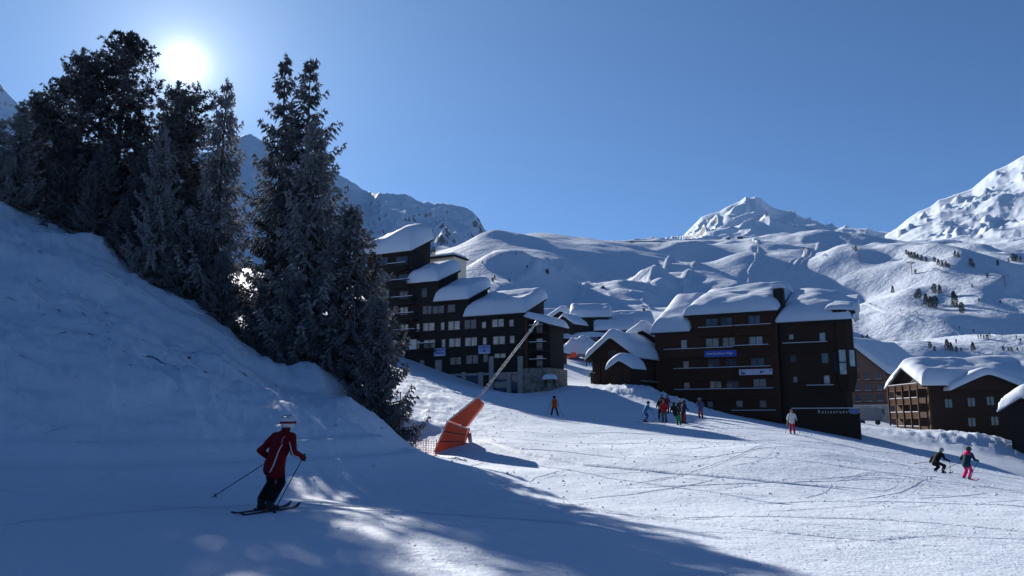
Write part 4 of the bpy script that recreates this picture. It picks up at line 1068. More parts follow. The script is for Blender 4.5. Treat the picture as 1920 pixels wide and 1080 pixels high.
# loose crumbs of snow on the piste, the bank edge and the ploughed slope
n = 5000
d0 = 7 + 60*rs.rand(n)**1.6; px = rs.rand(n)*1950
x = (px-960)/F*d0; y = d0
zz = ground_np(x, y); keep = (x > -5) | (y < 19) | (rs.rand(n) < .35); x, y, zz = x[keep], y[keep], zz[keep]; n = len(x)
s = (.012+.03*rs.rand(n)**3)*(1+y/40)*np.clip(y/24, .3, 1)
oc = np.array([[1,0,0],[0,1,0],[-1,0,0],[0,-1,0],[0,0,.8]])
V = (np.stack([x, y, zz], -1)[:, None] + oc[None]*s[:, None, None]*(.7+.6*rs.rand(n,5,1))).reshape(-1, 3)
b = (np.arange(n)*5)[:, None]
T = np.concatenate([b+np.array([[0,1,4]]), b+np.array([[1,2,4]]), b+np.array([[2,3,4]]), b+np.array([[3,0,4]])])
o = mesh_np('snow_crumbs', V, None, SNOW, True, tris=T); tag(o, 'loose crumbs of snow scattered over the piste', 'snow crumbs', kind='stuff')

# ------------------------------------------------------------------ small things of the hillside
_ds = np.concatenate([np.arange(120, 250, 2.), np.arange(250, 2000, 3.)])
def hit(px, py):
    D = at(px, py, 1.0)
    x = D.x*_ds; y = _ds; r_ = np.hypot(x, y)
    zt = np.where(r_ < 250, ground_np(x, y), far_np(x, y)); k = np.nonzero((D.z*_ds - zt < 0) & (r_ > 262))[0]
    if not len(k): return None
    d = _ds[k[0]]; return Vector((D.x*d, d, float(far_np(np.array([D.x*d]), np.array([d]))[0])))
def far_conifer(seed, round_):
    rs = np.random.RandomState(seed); n = 420
    u = rs.rand(n)**.8; ang = rs.rand(n)*6.28
    prof = (.20*np.clip(np.sin(np.pi*np.clip(u*.9+.08, 0, 1)), 0, 1)**.6 if round_ else .21*(1-u)**.8+.012)*(.75+.35*np.sin(ang*3+u*9+seed))
    rad = prof*np.sqrt(.25+.75*rs.rand(n))
    P = np.stack([rad*np.cos(ang), rad*np.sin(ang), .07+.9*u], -1)
    D = np.stack([np.cos(ang), np.sin(ang), .2+rs.randn(n)*.5], -1) + rs.randn(n, 3)*.3
    c = twig_mesh('crown', P, D, .06+.05*rs.rand(n), .018+.014*rs.rand(n), rs.rand(n), NEEDLE_FAR)
    return tubes_mesh('trunk', [([(0,0,-.06),(0,0,.5),(0,0,.95)], [.022,.015,.004], 5)], BARK), c
FT = [far_conifer(1, False), far_conifer(2, True), far_conifer(3, True), far_conifer(4, False)]
hill = [(475,540,58),(680,585,80),(655,590,50),(735,640,95),(770,655,90),(805,660,95),(800,555,80),(842,560,72),(955,655,125),(1012,700,90),(580,240,40),(600,260,50),(620,270,55),(645,280,55),(670,285,55),(700,290,50),(735,300,40),(800,300,45),(830,325,55),(860,335,50),(890,345,45),(910,350,40),(960,260,50),(985,270,45),(1085,342,65),(1105,342,40),(1292,330,50),(1375,298,30),(1415,295,65),(1440,298,55),(1470,298,48),(165,205,25),(188,228,45),(650,392,38),(1210,430,40),(1093,500,32),(1145,605,28),(1312,625,30),(240,915,50),(278,912,55),(765,980,55),(800,990,40),(900,1000,90),(930,1000,70),(970,1000,45),(1008,998,30),(1100,995,75),(1335,992,40),(1400,990,35),(1445,990,32),(1375,990,30)]
hill = [(1560+a/4.153, 420+b/4.153, h/4.153) for a, b, h in hill] + [(640+a/4, 320+b/4, h/4) for a, b, h in [(690,640,70),(668,640,45),(1135,838,38),(1150,822,34),(1260,835,28),(1060,878,30),(1020,855,22),(1540,780,34),(1550,782,42),(785,560,16),(1190,640,16),(1310,640,18),(1355,625,14),(1060,700,22),(1395,735,26)]]
ORD = ['first','second','third','fourth','fifth','sixth','seventh','eighth','ninth','tenth','eleventh','twelfth','thirteenth','fourteenth','fifteenth','sixteenth','seventeenth','eighteenth']
def zone(px, py):
    if px < 1560: return ('tiny conifers on the shaded hillside behind the black building', 'conifers on the shaded hillside') if px < 900 or py > 525 else ('tiny dark conifers dotted high on the middle snowfield', 'conifers on the middle snowfield')
    if py > 630: return ('conifers lined up above the right-hand roofs', 'conifers above the right-hand roofs')
    if py > 540 and px < 1830: return ('conifers clumped halfway up the right hillside', 'conifers halfway up the right hillside')
    if py > 515: return ('little conifers low on the far right knoll', 'conifers on the far right knoll')
    if px < 1790: return ('conifers in the high row on the right hillside', 'conifers in the row high on the right hillside')
    return ('conifers at the top of the right hillside', 'conifers at the top of the right hillside')
zs_ = {}
for q in sorted(hill): zs_.setdefault(zone(q[0], q[1]), []).append(q)
i = 0
for (zl, zg), qs in zs_.items():
    qs = [(q, hit(q[0], q[1])) for q in qs]; qs = [q for q in qs if q[1] is not None]
    for k, ((px, py, h), T) in enumerate(qs):
        hh = h*T.y/F*1.05; i += 1
        place_tree('hill_conifer', FT[i % 4], (T.x, T.y, T.z-.2), (hh*1.15, hh*1.15, hh), random.random()*6, ORD[k]+' from the left of the '+zl, 'tree', zg)
# lift pylons
PY = flat_mat('pylon_steel', (.10,.10,.11), .6)
def pylon_meshes():
    a = MB().tube([(0,0,-.1),(0,0,.96)], [.035,.022], 6); b = MB().bar((-.3,0,.95),(.3,0,.95),.04).bar((-.18,0,.84),(.18,0,.84),.025)
    for x in (-.28, .28): b.box(x-.05, x+.05, -.12, .12, .89, .93)
    me = []
    for nm, m in (('mast', a), ('crossarm', b)):
        o = m.build(nm, PY); me.append(o.data); bpy.data.objects.remove(o)
    return me
pm = pylon_meshes()
for i, (px, py, h) in enumerate(sorted([(1510,487,24),(1419,475,20),(1344,457,12),(1295,459,11),(1237,468,11),(1152,459,8),(1710,516,25),(1614,495,17),(1885,539,22),(1705,588,13),(1880,640,13)])):
    T = hit(px, py)
    if T is None: continue
    hh = h*T.y/F; e = empty('lift_pylon', T, R(random.uniform(-20, 20))); e.scale = (hh, hh, hh)
    for nm, me in zip(('mast', 'crossarm'), pm): link(bpy.data.objects.new(nm, me), e)
    tag(e, ORD[i]+' from the left of the T-shaped lift pylons on the far slopes', 'lift pylon', 'lift pylons on the far slopes')
# lift station on the skyline, huts, snow groomer
def far_box(name, px, py, w, h, label, cat, wall, group=None):
    T = hit(px, py)
    if T is None: return
    k = T.y/F; W, H = w*k, h*k; o = empty(name, T, R(-15)); tag(o, label, cat, group)
    MB().prism([(-W/2,-W*.25,-2),(W/2,-W*.25,-2),(W/2,-W*.25,H*.7),(0,-W*.25,H),(-W/2,-W*.25,H*.7)], (0,W*.6,0)).build('wall', wall, o)
    mb = MB().prism([(-W*.6,-W*.3,H*.62),(0,-W*.3,H),(W*.6,-W*.3,H*.62),(W*.6,-W*.3,H*.75),(0,-W*.3,H*1.14),(-W*.6,-W*.3,H*.75)], (0,W*.7,0)).build('roof', SNOW_ROOF, o)
far_box('lift_station', 1119, 436, 16, 9, 'dark lift station building on the middle skyline', 'building', WOOD_BLACK)
far_box('mountain_hut', 1366, 449, 6, 4, 'tiny dark hut below the snowy peak, left one', 'building', WOOD_BLACK)
far_box('mountain_hut', 1388, 448, 11, 4, 'long low hut below the snowy peak, right one', 'building', WOOD_DARK)
T = hit(1130, 541)
if T is not None:
    k = T.y/F; o = empty('snow_groomer', T, R(20)); o.scale = (k, k, k); tag(o, 'yellowish snow groomer parked on the middle slope', 'groomer')
    MB().box(-4,4,-2,2,-.5,2.2).build('body', flat_mat('groomer_paint', (.22,.18,.08), .5), o); MB().box(-1,3,-1.6,1.6,2.21,4.6).build('cab', PANE_D, o)
    for y in (-2.4, 2.4): MB().box(-4.2,4.2,y-.38,y+.38,-.9,1.2).build('track', BLACK, o)
    MB().box(4.2,5.0,-3,3,-.6,1.6).build('blade', METAL, o)
# groomed lines and lift tracks on the far slopes
tv, tf = [], []
for pts, w_, h_ in [([(1398,540),(1405,510),(1418,488),(1422,470),(1408,445)],2.5,1.6),([(1480,527),(1490,500),(1512,480),(1535,465),(1545,445)],4,2.2),([(1488,529),(1500,500),(1520,482),(1541,465)],2.5,1.6),([(1466,528),(1480,495),(1500,485)],2.0,1.0),
                    ([(1077,578),(1090,552),(1112,530),(1140,512)],2.2,1.4),([(1180,545),(1205,560),(1222,583)],2.2,1.2),([(1200,535),(1225,505),(1260,478)],2.5,1.4),([(1275,540),(1290,510),(1310,480)],4,2.0),([(1590,565),(1660,585),(1730,607),(1800,625),(1880,640)],2.0,.9),
                    ([(960,530),(1000,505),(1060,490)],3,2.0)]:
    W3 = [hit(*p) for p in pts]; W3 = [p for p in W3 if p is not None]
    if len(W3) < 2: continue
    P = np.array([(p.x, p.y) for p in W3]); tt = np.linspace(0, 1, len(P)); t2 = np.linspace(0, 1, 60)
    ribbon(tv, tf, np.column_stack([np.interp(t2, tt, P[:,0]), np.interp(t2, tt, P[:,1])]), w_, h_, far_np)
o = mesh_np('piste_seams', np.concatenate(tv), np.concatenate(tf), SNOW_FAR); tag(o, 'raised snow seams along the groomed runs of the far slopes', 'piste seams', kind='stuff')
# heaped snow on the village green, bench, marker
def heap(name, px, py, d, rx, ry, h, seed):
    c = at(px, py, d); n = 34; t = np.linspace(-1, 1, n); X, Y = np.meshgrid(t, t); rr_ = np.hypot(X, Y)
    Z = np.clip(1-rr_**2, -.2, 1)*h*(1+.5*fbm(X*3+seed, Y*3, 3, seed)) + ridged(X*3, Y*3, 3, seed+4)*.12*h
    o = mesh_np(name, np.stack([X*rx, Y*ry, Z], -1).reshape(-1, 3), grid_quads(n, n), SNOW); o.location = c; return tag(o, kind='structure')
heap('snow_heap', 1088, 666, 150, 5.2, 3.4, 3.2, 3); heap('snow_heap', 1120, 634, 192, 14, 3.0, 1.5, 5)
BE = empty('picnic_table', at(1031, 724, 96.5), R(-30)); tag(BE, 'picnic table under a snow cushion beside the stone base', 'table')
MB().box(-.75,.75,-.38,.38,.7,.76).build('table_top', WOOD_DARK, BE)
for x in (-.55, .55): MB().bar((x,-.5,-.2),(x,.2,.7),.09).bar((x,.5,-.2),(x,-.2,.7),.09).build('trestle', WOOD_DARK, BE)
for y in (-.72, .72): MB().box(-.75,.75,y-.13,y+.13,.42,.47).build('bench_seat', WOOD_DARK, BE)
snow_slab(BE, -.8, .8, -.45, .45, lambda X, Y: .765+0*X, .62, .4, 71, name='snow_cushion')
o = empty('padded_marker', at(1057.5, 668, 143), R(10)); tag(o, 'yellow and orange padded marker on the snow beyond the kiosk', 'marker')
MB().box(-.35,.35,-.3,.3,-.2,1.1).build('post_pad', flat_mat('yellow_vinyl', (.6,.33,.03), .5), o); MB().box(.36,2.2,-.2,.2,-.2,.7).build('side_pad', ORANGE, o)
# ------------------------------------------------------------------ people
def capsule(a, b, ra, rb, sx=1.0, n=12):
    """closed tapered capsule as (verts, faces); sx widens it sideways (world x of the figure)"""
    a = Vector(a); b = Vector(b); d = b-a; L = d.length; t = d.normalized() if L > 1e-6 else Vector((0,0,1))
    s = t.cross(Vector((0,1,0)) if abs(t.y) < .9 else Vector((1,0,0))).normalized(); u = s.cross(t)
    rings = []
    for k in range(4): an = -math.pi/2 + k*math.pi/8; rings.append((a + t*(ra*math.sin(an)), ra*math.cos(an)))
    rings.append((a, ra)); rings.append((b, rb))
    for k in range(1, 5): an = k*math.pi/8; rings.append((b + t*(rb*math.sin(an)), rb*math.cos(an)))
    V = []; Fc = []
    for c, r_ in rings:
        for j in range(n):
            an = 2*math.pi*j/n; o = s*(max(r_, .001)*math.cos(an)) + u*(max(r_, .001)*math.sin(an)); o.x *= sx; V.append(c+o)
    for k in range(len(rings)-1):
        for j in range(n): Fc.append((k*n+j, k*n+(j+1)%n, (k+1)*n+(j+1)%n, (k+1)*n+j))
    Fc.append(tuple(range(n))[::-1]); Fc.append(tuple(range((len(rings)-1)*n, len(rings)*n)))
    return V, Fc
CM = {}
def cloth(c):
    c = tuple(c)
    if c not in CM:
        m, t, p = new_mat('cloth_%02d' % len(CM)); v = nd(t, 'ShaderNodeTexCoord').outputs['Object']
        t.links.new(ramp(t, noise_node(t, v, 9, 4).outputs[0], [(.3, tuple(k*.75 for k in c)), (.7, c)]), p.inputs['Base Color'])
        p.inputs['Roughness'].default_value = .85; p.inputs['Specular IOR Level'].default_value = .12; t.links.new(bump(t, noise_node(t, v, 11, 3).outputs[0], .7, .04), p.inputs['Normal']); CM[c] = m
    return CM[c]
SKIN = flat_mat('skin', (.45,.26,.18), .5)
def lerp(a, b, t): return Vector(a)*(1-t) + Vector(b)*t

POSES = {
 'stand': dict(an=[(-.13,0,.1),(.13,0,.1)], kn=[(-.12,.06,.5),(.12,.06,.5)], hp=[(-.1,0,.9),(.1,0,.9)], ch=(0,.05,1.25), nk=(0,.07,1.46), hd=(0,.1,1.62), el=[(-.3,.02,1.13),(.3,.02,1.13)], ha=[(-.3,.28,.98),(.3,.28,.98)]),
 'ski': dict(an=[(-.15,.03,.1),(.15,-.03,.1)], kn=[(-.14,.26,.48),(.14,.2,.48)], hp=[(-.1,.02,.83),(.1,.02,.83)], ch=(0,.2,1.14), nk=(0,.3,1.34), hd=(0,.36,1.49), el=[(-.34,.18,1.03),(.34,.18,1.03)], ha=[(-.36,.45,.95),(.36,.45,.95)]),
 'wide': dict(an=[(-.26,0,.1),(.26,0,.1)], kn=[(-.19,.1,.48),(.19,.1,.48)], hp=[(-.1,0,.86),(.1,0,.86)], ch=(0,.08,1.2), nk=(0,.12,1.42), hd=(0,.15,1.57), el=[(-.33,.03,1.08),(.33,.03,1.08)], ha=[(-.34,.22,.9),(.34,.22,.9)]),
 'lean': dict(an=[(-.1,0,.1),(.12,.1,.1)], kn=[(-.16,.1,.5),(.04,.14,.5)], hp=[(-.34,.0,.85),(-.14,.0,.85)], ch=(-.34,.06,1.2), nk=(-.36,.1,1.42), hd=(-.36,.14,1.57), el=[(-.6,.05,1.08),(-.08,.08,1.08)], ha=[(-.6,.25,.9),(-.05,.33,.95)]),
 'crouch': dict(an=[(-.12,-.1,.1),(.2,.1,.12)], kn=[(-.2,.3,.34),(.1,.4,.4)], hp=[(-.22,-.1,.6),(0,-.1,.6)], ch=(-.12,.2,.92), nk=(-.08,.36,1.1), hd=(-.06,.44,1.24), el=[(-.42,.1,.82),(.22,.25,.8)], ha=[(-.5,.0,.6),(.32,.5,.66)]),
 'carry': dict(an=[(-.1,0,.1),(.1,.05,.1)], kn=[(-.09,.03,.5),(.09,.08,.5)], hp=[(-.1,0,.9),(.1,0,.9)], ch=(0,.03,1.25), nk=(0,.04,1.46), hd=(0,.07,1.62), el=[(-.32,.06,1.18),(.28,.02,1.13)], ha=[(-.25,.26,1.42),(.3,.22,.98)]),
 'hero': dict(an=[(-.17,.06,.11),(.13,-.05,.11)], kn=[(-.12,.22,.49),(.17,.15,.49)], hp=[(-.04,.07,.84),(.19,.05,.84)], ch=(.12,.16,1.17), nk=(.145,.23,1.40), hd=(.16,.28,1.55), el=[(-.22,.0,1.07),(.45,.12,1.04)], ha=[(-.13,.2,.9),(.46,.38,.94)]),
}
def person(label, px, py, d, head, pose, jacket, trousers, hat, glove=(.02,.02,.025), skis=True, scale=1.0, poles=(), boots=(.03,.03,.035), sleeve=None, hood=None, group=None, helmet=True, ground=True, ski_c=(.05,.05,.06), hero=False, poles_lab=None, cap_mat=None, goggles=None):
    P = POSES[pose]; T = at(px, py, d)
    z = gz(T.x, T.y) if ground else T.z
    root = empty('person', (T.x, T.y, z), R(head)); root.scale = (scale,)*3
    tag(root, label, 'person', group)
    caps = []      # a, b, ra, rb, sx, material key
    def C(a, b, ra, rb, key, sx=1.0): caps.append((Vector(a), Vector(b), ra, rb, sx, key))
    hc = lerp(P['hp'][0], P['hp'][1], .5); ch = Vector(P['ch']); nk = Vector(P['nk']); hd = Vector(P['hd'])
    sv = (Vector(P['hp'][1])-Vector(P['hp'][0])).normalized()
    for i, s in ((0,-1),(1,1)):
        hp, kn, an = Vector(P['hp'][i]), Vector(P['kn'][i]), Vector(P['an'][i])
        C(hp, kn, .105, .082, 'trousers'); C(kn, an+Vector((0,0,.1)), .082, .088, 'trousers')
        C(an+Vector((0,-.03,.06)), an+Vector((0,-.02,-.03)), .07, .06, 'boots'); C(an+Vector((0,-.05,-.04)), an+Vector((0,.16,-.05)), .058, .05, 'boots')
        sh = ch.lerp(nk, .62) + sv*s*(.21 if hero else .185); el, ha = Vector(P['el'][i]), Vector(P['ha'][i])
        C(ch.lerp(nk, .6)+sv*s*.1, sh, .105, .085, 'jacket')
        C(sh, el, .083, .064, 'sleeve'); C(el, el.lerp(ha, .8), .066, .054, 'sleeve')
        dv = (ha-el).normalized()
        C(el.lerp(ha, .82), ha+dv*.02, .042, .046, 'glove')
        if hero:   # fingers closed round the pole grip, thumb across
            for k in range(4):
                b0 = ha + dv*.04 + Vector((0,0,.035-.024*k)); b1 = b0 + dv*.045 + sv*(-s)*.015; b2 = b1 + sv*(-s)*.05 - dv*.015
                C(b0, b1, .0135, .0125, 'glove'); C(b1, b2, .0125, .011, 'glove')
            C(ha + Vector((0,0,.04)) - sv*s*.02, ha + dv*.05 - sv*s*.045 + Vector((0,0,.05)), .015, .012, 'glove')
        else: C(ha, ha+dv*.05-sv*s*.03, .02, .016, 'glove')
    C(hc+Vector((0,-.005,-.07 if not hero else -.10)), hc.lerp(ch, .45), .150 if not hero else .172, .145, 'jacket', 1.28); C(hc.lerp(ch, .45), ch, .15 if hero else .145, .17 if hero else .155, 'jacket', 1.3)
    C(ch, ch.lerp(nk, .72), .155, .11, 'jacket', 1.3); C(ch.lerp(nk, .8), nk+Vector((0,.01,.03)), .085, .07, 'hood' if hood else 'jacket')
    if hood: C(ch.lerp(nk, .55)+Vector((0,-.03,0)), nk+Vector((0,-.02,.02)), .168, .11, 'hood', 1.25)
    C(nk, hd-Vector((0,0,.04)), .058, .06, 'skin')
    if hero: C(nk-Vector((0,0,.03)), nk+Vector((0,.01,.045)), .085, .078, 'jacket')
    C(hd+Vector((0,.012,-.045)), hd+Vector((0,0,.04)), .078, .098, 'skin'); C(hd+Vector((0,.09,-.015)), hd+Vector((0,.105,-.03)), .018, .016, 'skin')
    V = []; Fc = []
    for a, b, ra, rb, sx, key in caps:
        v, f = capsule(a, b, ra, rb, 1.0 if sx == 1.0 else 1.0); c = (a+b)/2
        if sx != 1.0: v = [c + (q-c) + sv*((q-c).dot(sv)*(sx-1)) for q in v]
        i0 = len(V); V += v; Fc += [tuple(k+i0 for k in q) for q in f]
    me = bpy.data.meshes.new('b'); me.from_pydata([tuple(v) for v in V], [], Fc)
    ob = bpy.data.objects.new('b', me); col.objects.link(ob)
    md = ob.modifiers.new('r', 'REMESH'); md.mode = 'VOXEL'; md.voxel_size = .0125 if hero else .026; md.use_smooth_shade = True
    sm = ob.modifiers.new('s', 'SMOOTH'); sm.factor = .5; sm.iterations = 2
    bpy.context.view_layer.update()
    m2 = bpy.data.meshes.new_from_object(ob.evaluated_get(bpy.context.evaluated_depsgraph_get())); m2.name = 'body'
    bpy.data.objects.remove(ob)
    keys = ['jacket','trousers','boots','glove','sleeve','skin','hood']
    cols = dict(jacket=jacket, trousers=trousers, boots=boots, glove=glove, sleeve=sleeve or jacket, hood=hood or jacket)
    m2.materials.clear()
    for k in keys: m2.materials.append(SKIN if k == 'skin' else cloth(cols[k]))
    n = len(m2.polygons); ce = np.zeros(n*3); m2.polygons.foreach_get('center', ce); ce = ce.reshape(-1, 3)
    best = np.full(n, 1e9); idx = np.zeros(n, np.int32)
    for a, b, ra, rb, sx, key in caps:
        A = np.array(a); B = np.array(b); d_ = B-A; tt = np.clip(((ce-A)@d_)/max(d_@d_, 1e-9), 0, 1)
        q = ce-(A+tt[:, None]*d_); 
        if sx != 1: svn = np.array(sv); q = q - (q@svn)[:, None]*svn*(1-1/sx)
        di = np.linalg.norm(q, axis=1)/(ra+(rb-ra)*tt)
        # jackets hang over trousers, sleeves over gloves
        di = di*(.86 if key == 'jacket' else .92 if key == 'sleeve' else 1.0)
        k = di < best; best[k] = di[k]; idx[k] = keys.index(key)
    m2.polygons.foreach_set('material_index', idx); m2.polygons.foreach_set('use_smooth', np.ones(n, bool))
    body = bpy.data.objects.new('body', m2); link(body, root)
    # head gear
    bm = bmesh.new(); bmesh.ops.create_uvsphere(bm, u_segments=20, v_segments=14, radius=1)
    for v in bm.verts: v.co = Vector((v.co.x*.134, v.co.y*.150 - .008, v.co.z*.128))
    bmesh.ops.delete(bm, geom=[v for v in bm.verts if v.co.z < -.112 or (v.co.y > .088 and v.co.z < .03)], context='VERTS')
    for f in bm.faces: f.smooth = True
    hm = bpy.data.meshes.new('helmet'); bm.to_mesh(hm); bm.free(); hm.materials.append(cap_mat or cloth(hat))
    ho = bpy.data.objects.new('helmet' if helmet else 'hat', hm); link(ho, root); ho.location = hd + Vector((0,0,.022))
    so_ = ho.modifiers.new('s', 'SOLIDIFY'); so_.thickness = .015
    if goggles:
        mb = MB(); k = 24
        ring = [(math.sin(2*math.pi*j/k)*.139, math.cos(2*math.pi*j/k)*.155-.008) for j in range(k)]
        for j in range(k):
            (x0, y0), (x1, y1) = ring[j], ring[(j+1)%k]; hgt = .034 if max(y0, y1) > .07 else .02
            mb.prism([(x0,y0,-hgt),(x1,y1,-hgt),(x1,y1,hgt),(x0,y0,hgt)], (-(x0)*.08, -(y0)*.08, 0))
        g = mb.build('goggles', cloth(goggles), root); g.location = hd + Vector((0,.004,.02))
    if skis:
        for i, s in ((0,-1),(1,1)):
            an = Vector(P['an'][i]); mb = MB(); L0, L1 = -.72, .80; n_ = 16; w_ = .045; i0 = 0
            vs = []
            for k in range(n_+1):
                t = k/n_; y = L0+(L1-L0)*t; zt = .0 + (max(0, t-.88)/.12)**2*.08 + (max(0, .04-t)/.04)*.03
                ww = w_*(1-.22*math.sin(math.pi*min(1, max(0, t))))*(1 if t < .93 else max(.25, 1-(t-.93)/.07*.75))
                vs += [(-ww,y,zt),(ww,y,zt),(ww,y,zt+.02),(-ww,y,zt+.02)]
            mb.v = vs
            for k in range(n_):
                a = k*4
                for j in range(4): mb.f.append((a+j, a+(j+1)%4, a+4+(j+1)%4, a+4+j))
            mb.f += [(3,2,1,0), (n_*4, n_*4+1, n_*4+2, n_*4+3)]
            sk = mb.build('ski', cloth(ski_c), root); sk.location = (an.x, an.y, max(0, an.z-.105))
            MB().box(-.03,.03,-.17,.2,.021,.05).build('binding', BLACK, sk)
    # poles are held things of their own
    Mx = Matrix.Translation(root.location) @ Matrix.Rotation(R(head), 4, 'Z') @ Matrix.Scale(scale, 4)
    for k, (side, tip) in enumerate(poles):
        h = Mx @ Vector(P['ha'][side]); tp = Mx @ Vector(tip)
        dv = (tp-h).normalized(); o = empty('ski_pole', h)
        tag(o, (poles_lab[k] if poles_lab else '%s ski pole of the %s' % (('left-hand','right-hand')[side], label.split(' on ')[0].split(' at ')[0])), 'ski pole')
        rr_ = .009 if hero else .012
        MB().tube([dv*(-.02), tp-h], rr_, 6).build('shaft', BLACK, o, True)
        MB().tube([dv*(-.07), dv*.06], .019, 8).build('grip', BLACK, o, True)
        q = (tp-h)-dv*.07; MB().tube([q, q+dv*.015], [.05,.03], 10).build('basket', BLACK, o, True)
    return root, P

RED = (.15,.008,.012)
hero, P = person('skier in red jacket and white helmet seen from behind in the foreground', 500, 958, 14.4, -25, 'hero', RED, (.008,.008,.010), (.5,.5,.5), hero=True, scale=.97,
    poles=((0,(-.88,-.45,.24)), (1,(.32,-.22,-.03))), goggles=(.16,.015,.02), poles_lab=['ski pole trailing behind the red-jacketed skier to the left', 'ski pole planted in front of the red-jacketed skier'], cap_mat=flat_mat('white_helmet_shell', (.55,.55,.56), .35))
hd = Vector(P['hd'])
mb = MB()
for s in (-1, 0, 1):
    for k in range(3):
        a = -.7+k*.65; c = Vector((s*.055, -.008+math.sin(a)*.1, .022+math.cos(a)*.126)); mb.bar(hd+c+Vector((0,-.028,0)), hd+c+Vector((0,.028,0)), .02, .012)
mb.build('helmet_vents', BLACK, hero)
STRIPE = flat_mat('pale_piping', (.55,.52,.62), .6)
def stripe(pts, rad=.0085):
    """piping laid on the jacket: snap each point to the body surface"""
    body = [o for o in hero.children if o.name.startswith('body')][0]
    P2 = []
    for p in pts:
        ok, loc, nor, _ = body.closest_point_on_mesh(Vector(p)); P2.append(loc + nor*.004)
    MB().tube(P2, rad, 6).build('piping', STRIPE, hero, True)
def path(a, b, n=9): return [lerp(a, b, k/(n-1)) for k in range(n)]
hpR, hpL = Vector(P['hp'][1]), Vector(P['hp'][0]); chv, nkv = Vector(P['ch']), Vector(P['nk'])
elR, haR, elL = Vector(P['el'][1]), Vector(P['ha'][1]), Vector(P['el'][0])
stripe(path(chv+Vector((.20,-.2,.02)), hpR+Vector((-.05,-.35,-.22))), .010)
stripe(path(chv+Vector((.26,-.12,.06)), elR+Vector((.03,-.12,0)), 7) + path(elR+Vector((.03,-.12,-.03)), haR+Vector((.05,-.10,-.05)), 7)[1:-1], .010)
stripe(path(nkv+Vector((.12,-.2,-.06)), chv+Vector((.20,-.25,.06))), .005)
stripe(path(Vector((-.16,-.05,1.28)), elL+Vector((-.08,-.1,0))), .008)
for i in (0, 1):
    an = Vector(P['an'][i])
    for k in range(3): MB().tube([an+Vector((-.07,.06,-.05+k*.05)), an+Vector((0,.095,-.045+k*.05)), an+Vector((.07,.06,-.05+k*.05))], .009, 5).build('boot_buckle', METAL, hero)

G1 = 'skiers gathered in front of the hotel'
person('skier in orange vest and dark trousers seen from behind below the black apartment building', 1040, 779, 67, 5, 'wide', (.55,.09,.02), (.03,.03,.04), (.02,.02,.03), sleeve=(.45,.42,.42), poles=((0,(-.75,-.25,0)),(1,(.72,-.2,0))), poles_lab=['left-hand ski pole of the orange-vested skier','right-hand ski pole of the orange-vested skier'])
cp, _ = person('person in dark clothes shouldering white skis on the snow by the wooden chalet', 1110, 721, 104, 160, 'carry', (.05,.05,.055), (.035,.045,.05), (.03,.03,.035), skis=False)
o = empty('carried_skis', cp.location + Vector((0,0,1.5)), R(60)); tag(o, 'pair of white skis on the shoulder of the dark-clothed person', 'skis')
for k in (-.05, .05): MB().bar((-.9,k,.12),(.8,k,-.02),.09,.03).build('ski', FRAME_W, o)
person('skier in light blue jacket and blue trousers, leftmost of the group before the hotel', 1209, 787, 63, -70, 'ski', (.06,.24,.42), (.035,.08,.26), (.02,.025,.05), poles=((1,(.45,.75,0)),), poles_lab=['ski pole of the light blue skier before the hotel'], group=G1, ski_c=(.1,.1,.02))
person('skier in black half hidden behind the red jacket in the hotel group', 1239, 785, 65.5, 170, 'stand', (.02,.02,.022), (.03,.03,.035), (.02,.02,.02), group=G1)
person('skier in bright red jacket and grey trousers in the hotel group', 1246, 786, 63.5, 150, 'stand', (.42,.025,.03), (.07,.08,.10), (.03,.03,.03), group=G1, glove=(.03,.05,.2))
person('person in dark coat standing behind the group by the hotel corner', 1241, 768, 78, 190, 'stand', (.04,.04,.045), (.04,.04,.045), (.03,.03,.03), group=G1, skis=False)
person('person in dark red coat behind the group by the hotel corner', 1251, 770, 77, 200, 'stand', (.22,.02,.03), (.03,.03,.035), (.03,.03,.03), group=G1, skis=False)
person('leaning skier in black jacket and green trousers in the hotel group', 1273, 793, 61.5, -15, 'lean', (.018,.02,.018), (.03,.24,.05), (.02,.02,.02), group=G1)
person('skier in navy jacket and red trousers in the hotel group', 1282, 787, 63, -60, 'stand', (.025,.03,.06), (.36,.045,.04), (.02,.02,.03), poles=((1,(.5,.55,0)),), group=G1, poles_lab=['ski pole of the navy-jacketed skier in red trousers'])
person('skier in white cap half hidden behind the navy jacket in the hotel group', 1276.5, 784, 65, 150, 'stand', (.05,.05,.07), (.04,.04,.06), (.5,.5,.52), group=G1)
person('skier in blue jacket and red trousers, rightmost of the group before the hotel', 1314, 780, 68, 5, 'stand', (.05,.075,.16), (.30,.02,.03), (.10,.14,.24), group=G1)
person('skier in white jacket and crimson trousers alone in front of the hotel', 1486, 813, 59, 165, 'stand', (.55,.57,.60), (.42,.02,.06), (.14,.02,.04), glove=(.5,.48,.45), poles=((0,(-.48,.3,0)),(1,(.5,.2,0))), poles_lab=['left-hand ski pole of the white-jacketed skier','right-hand ski pole of the white-jacketed skier'])
GR = 'pair of skiers descending at the right edge'
person('crouching skier all in black descending at the right edge', 1762, 907, 38.5, -65, 'crouch', (.012,.011,.011), (.018,.018,.022), (.28,.32,.34), group=GR, scale=.86, poles=((0,(-.9,-.75,.5)),(1,(.55,.2,0))), poles_lab=['ski pole trailing behind the crouching black skier','ski pole planted ahead of the crouching black skier'])
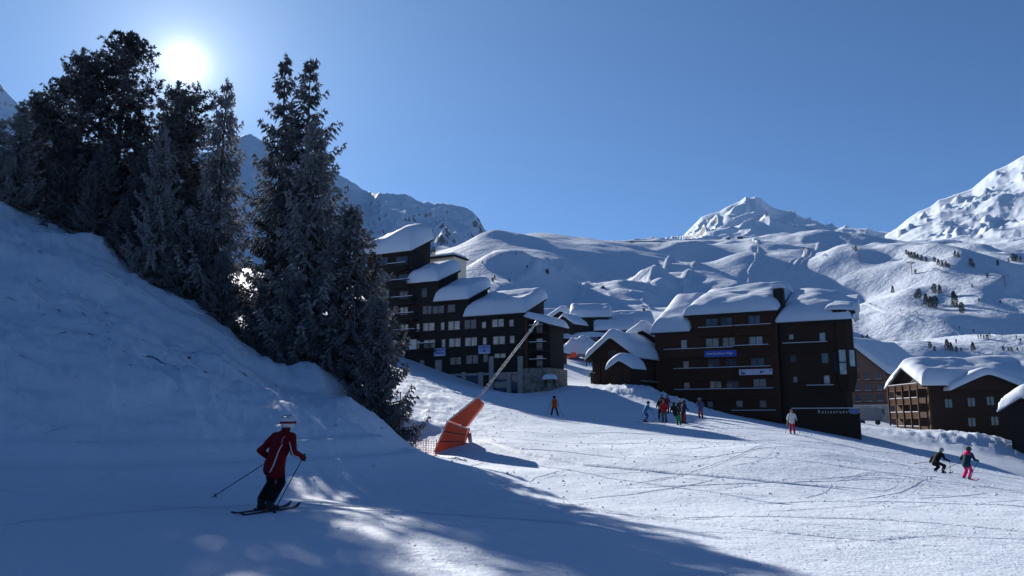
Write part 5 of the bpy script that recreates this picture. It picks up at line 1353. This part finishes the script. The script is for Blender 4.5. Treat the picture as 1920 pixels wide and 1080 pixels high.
person('skier in teal jacket with pink hood and pink trousers at the right edge', 1816, 930, 36, -60, 'ski', (.012,.045,.06), (.72,.04,.22), (.05,.05,.05), hood=(.62,.03,.16), group=GR, scale=.9, poles=((0,(-.75,-.85,.45)),(1,(.3,-.45,0))), poles_lab=['ski pole trailing behind the pink-trousered skier','ski pole in the right hand of the pink-trousered skier'], ski_c=(.5,.05,.12))
# far figures, a few pixels tall, sharing one little mesh
mb = MB(); mb.tube([(-.12,0,0),(-.1,.03,.45),(-.08,0,.85)], [.08,.09,.11], 6).tube([(.12,0,0),(.1,.03,.45),(.08,0,.85)], [.08,.09,.11], 6).tube([(0,0,.8),(0,.02,1.1),(0,.03,1.42)], [.19,.2,.13], 8).tube([(0,.03,1.42),(0,.04,1.55),(0,.04,1.75)], [.07,.11,.05], 8)
mb.tube([(-.2,.03,1.38),(-.32,.1,1.1),(-.28,.3,.95)], [.07,.06,.05], 6).tube([(.2,.03,1.38),(.32,.1,1.1),(.28,.3,.95)], [.07,.06,.05], 6)
o = mb.build('body', cloth((.03,.03,.04)), None, True); fm = o.data; bpy.data.objects.remove(o)
def tiny(T, label, group, k=1.0):
    e = empty('person', T, random.random()*6); e.scale = (k, k, k); tag(e, label, 'person', group); link(bpy.data.objects.new('body', fm), e)
fs = [(300,635),(445,670),(535,690),(668,722),(878,785),(992,825),(1105,855),(1232,888),(1437,910),(1470,940),(968,930),(1140,897),(1160,900),(1185,904),(1205,910),(1217,906)]
fs = [hit(1560+cx/4.153, 420+cy/4.153) for cx, cy in sorted(fs)]
for k, T in enumerate([t for t in fs if t is not None]): tiny(T, ORD[k]+' from the left of the tiny skiers above the right-hand roofs', 'far skiers on the hillside', 1.25)
for px, py, d, lab in [(1026.5,643,182,'tiny dark figure on the lit snow left of the kiosk roof'),(1099,679,136,'tiny pale figure walking below the snow heap'),(1030,687,122,'dark figure standing at the kiosk'),(1056,684,127,'tiny figure right of the kiosk')]:
    T = at(px, py, d); T.z = gz(T.x, T.y); tiny(T, lab, 'far walkers by the kiosk')
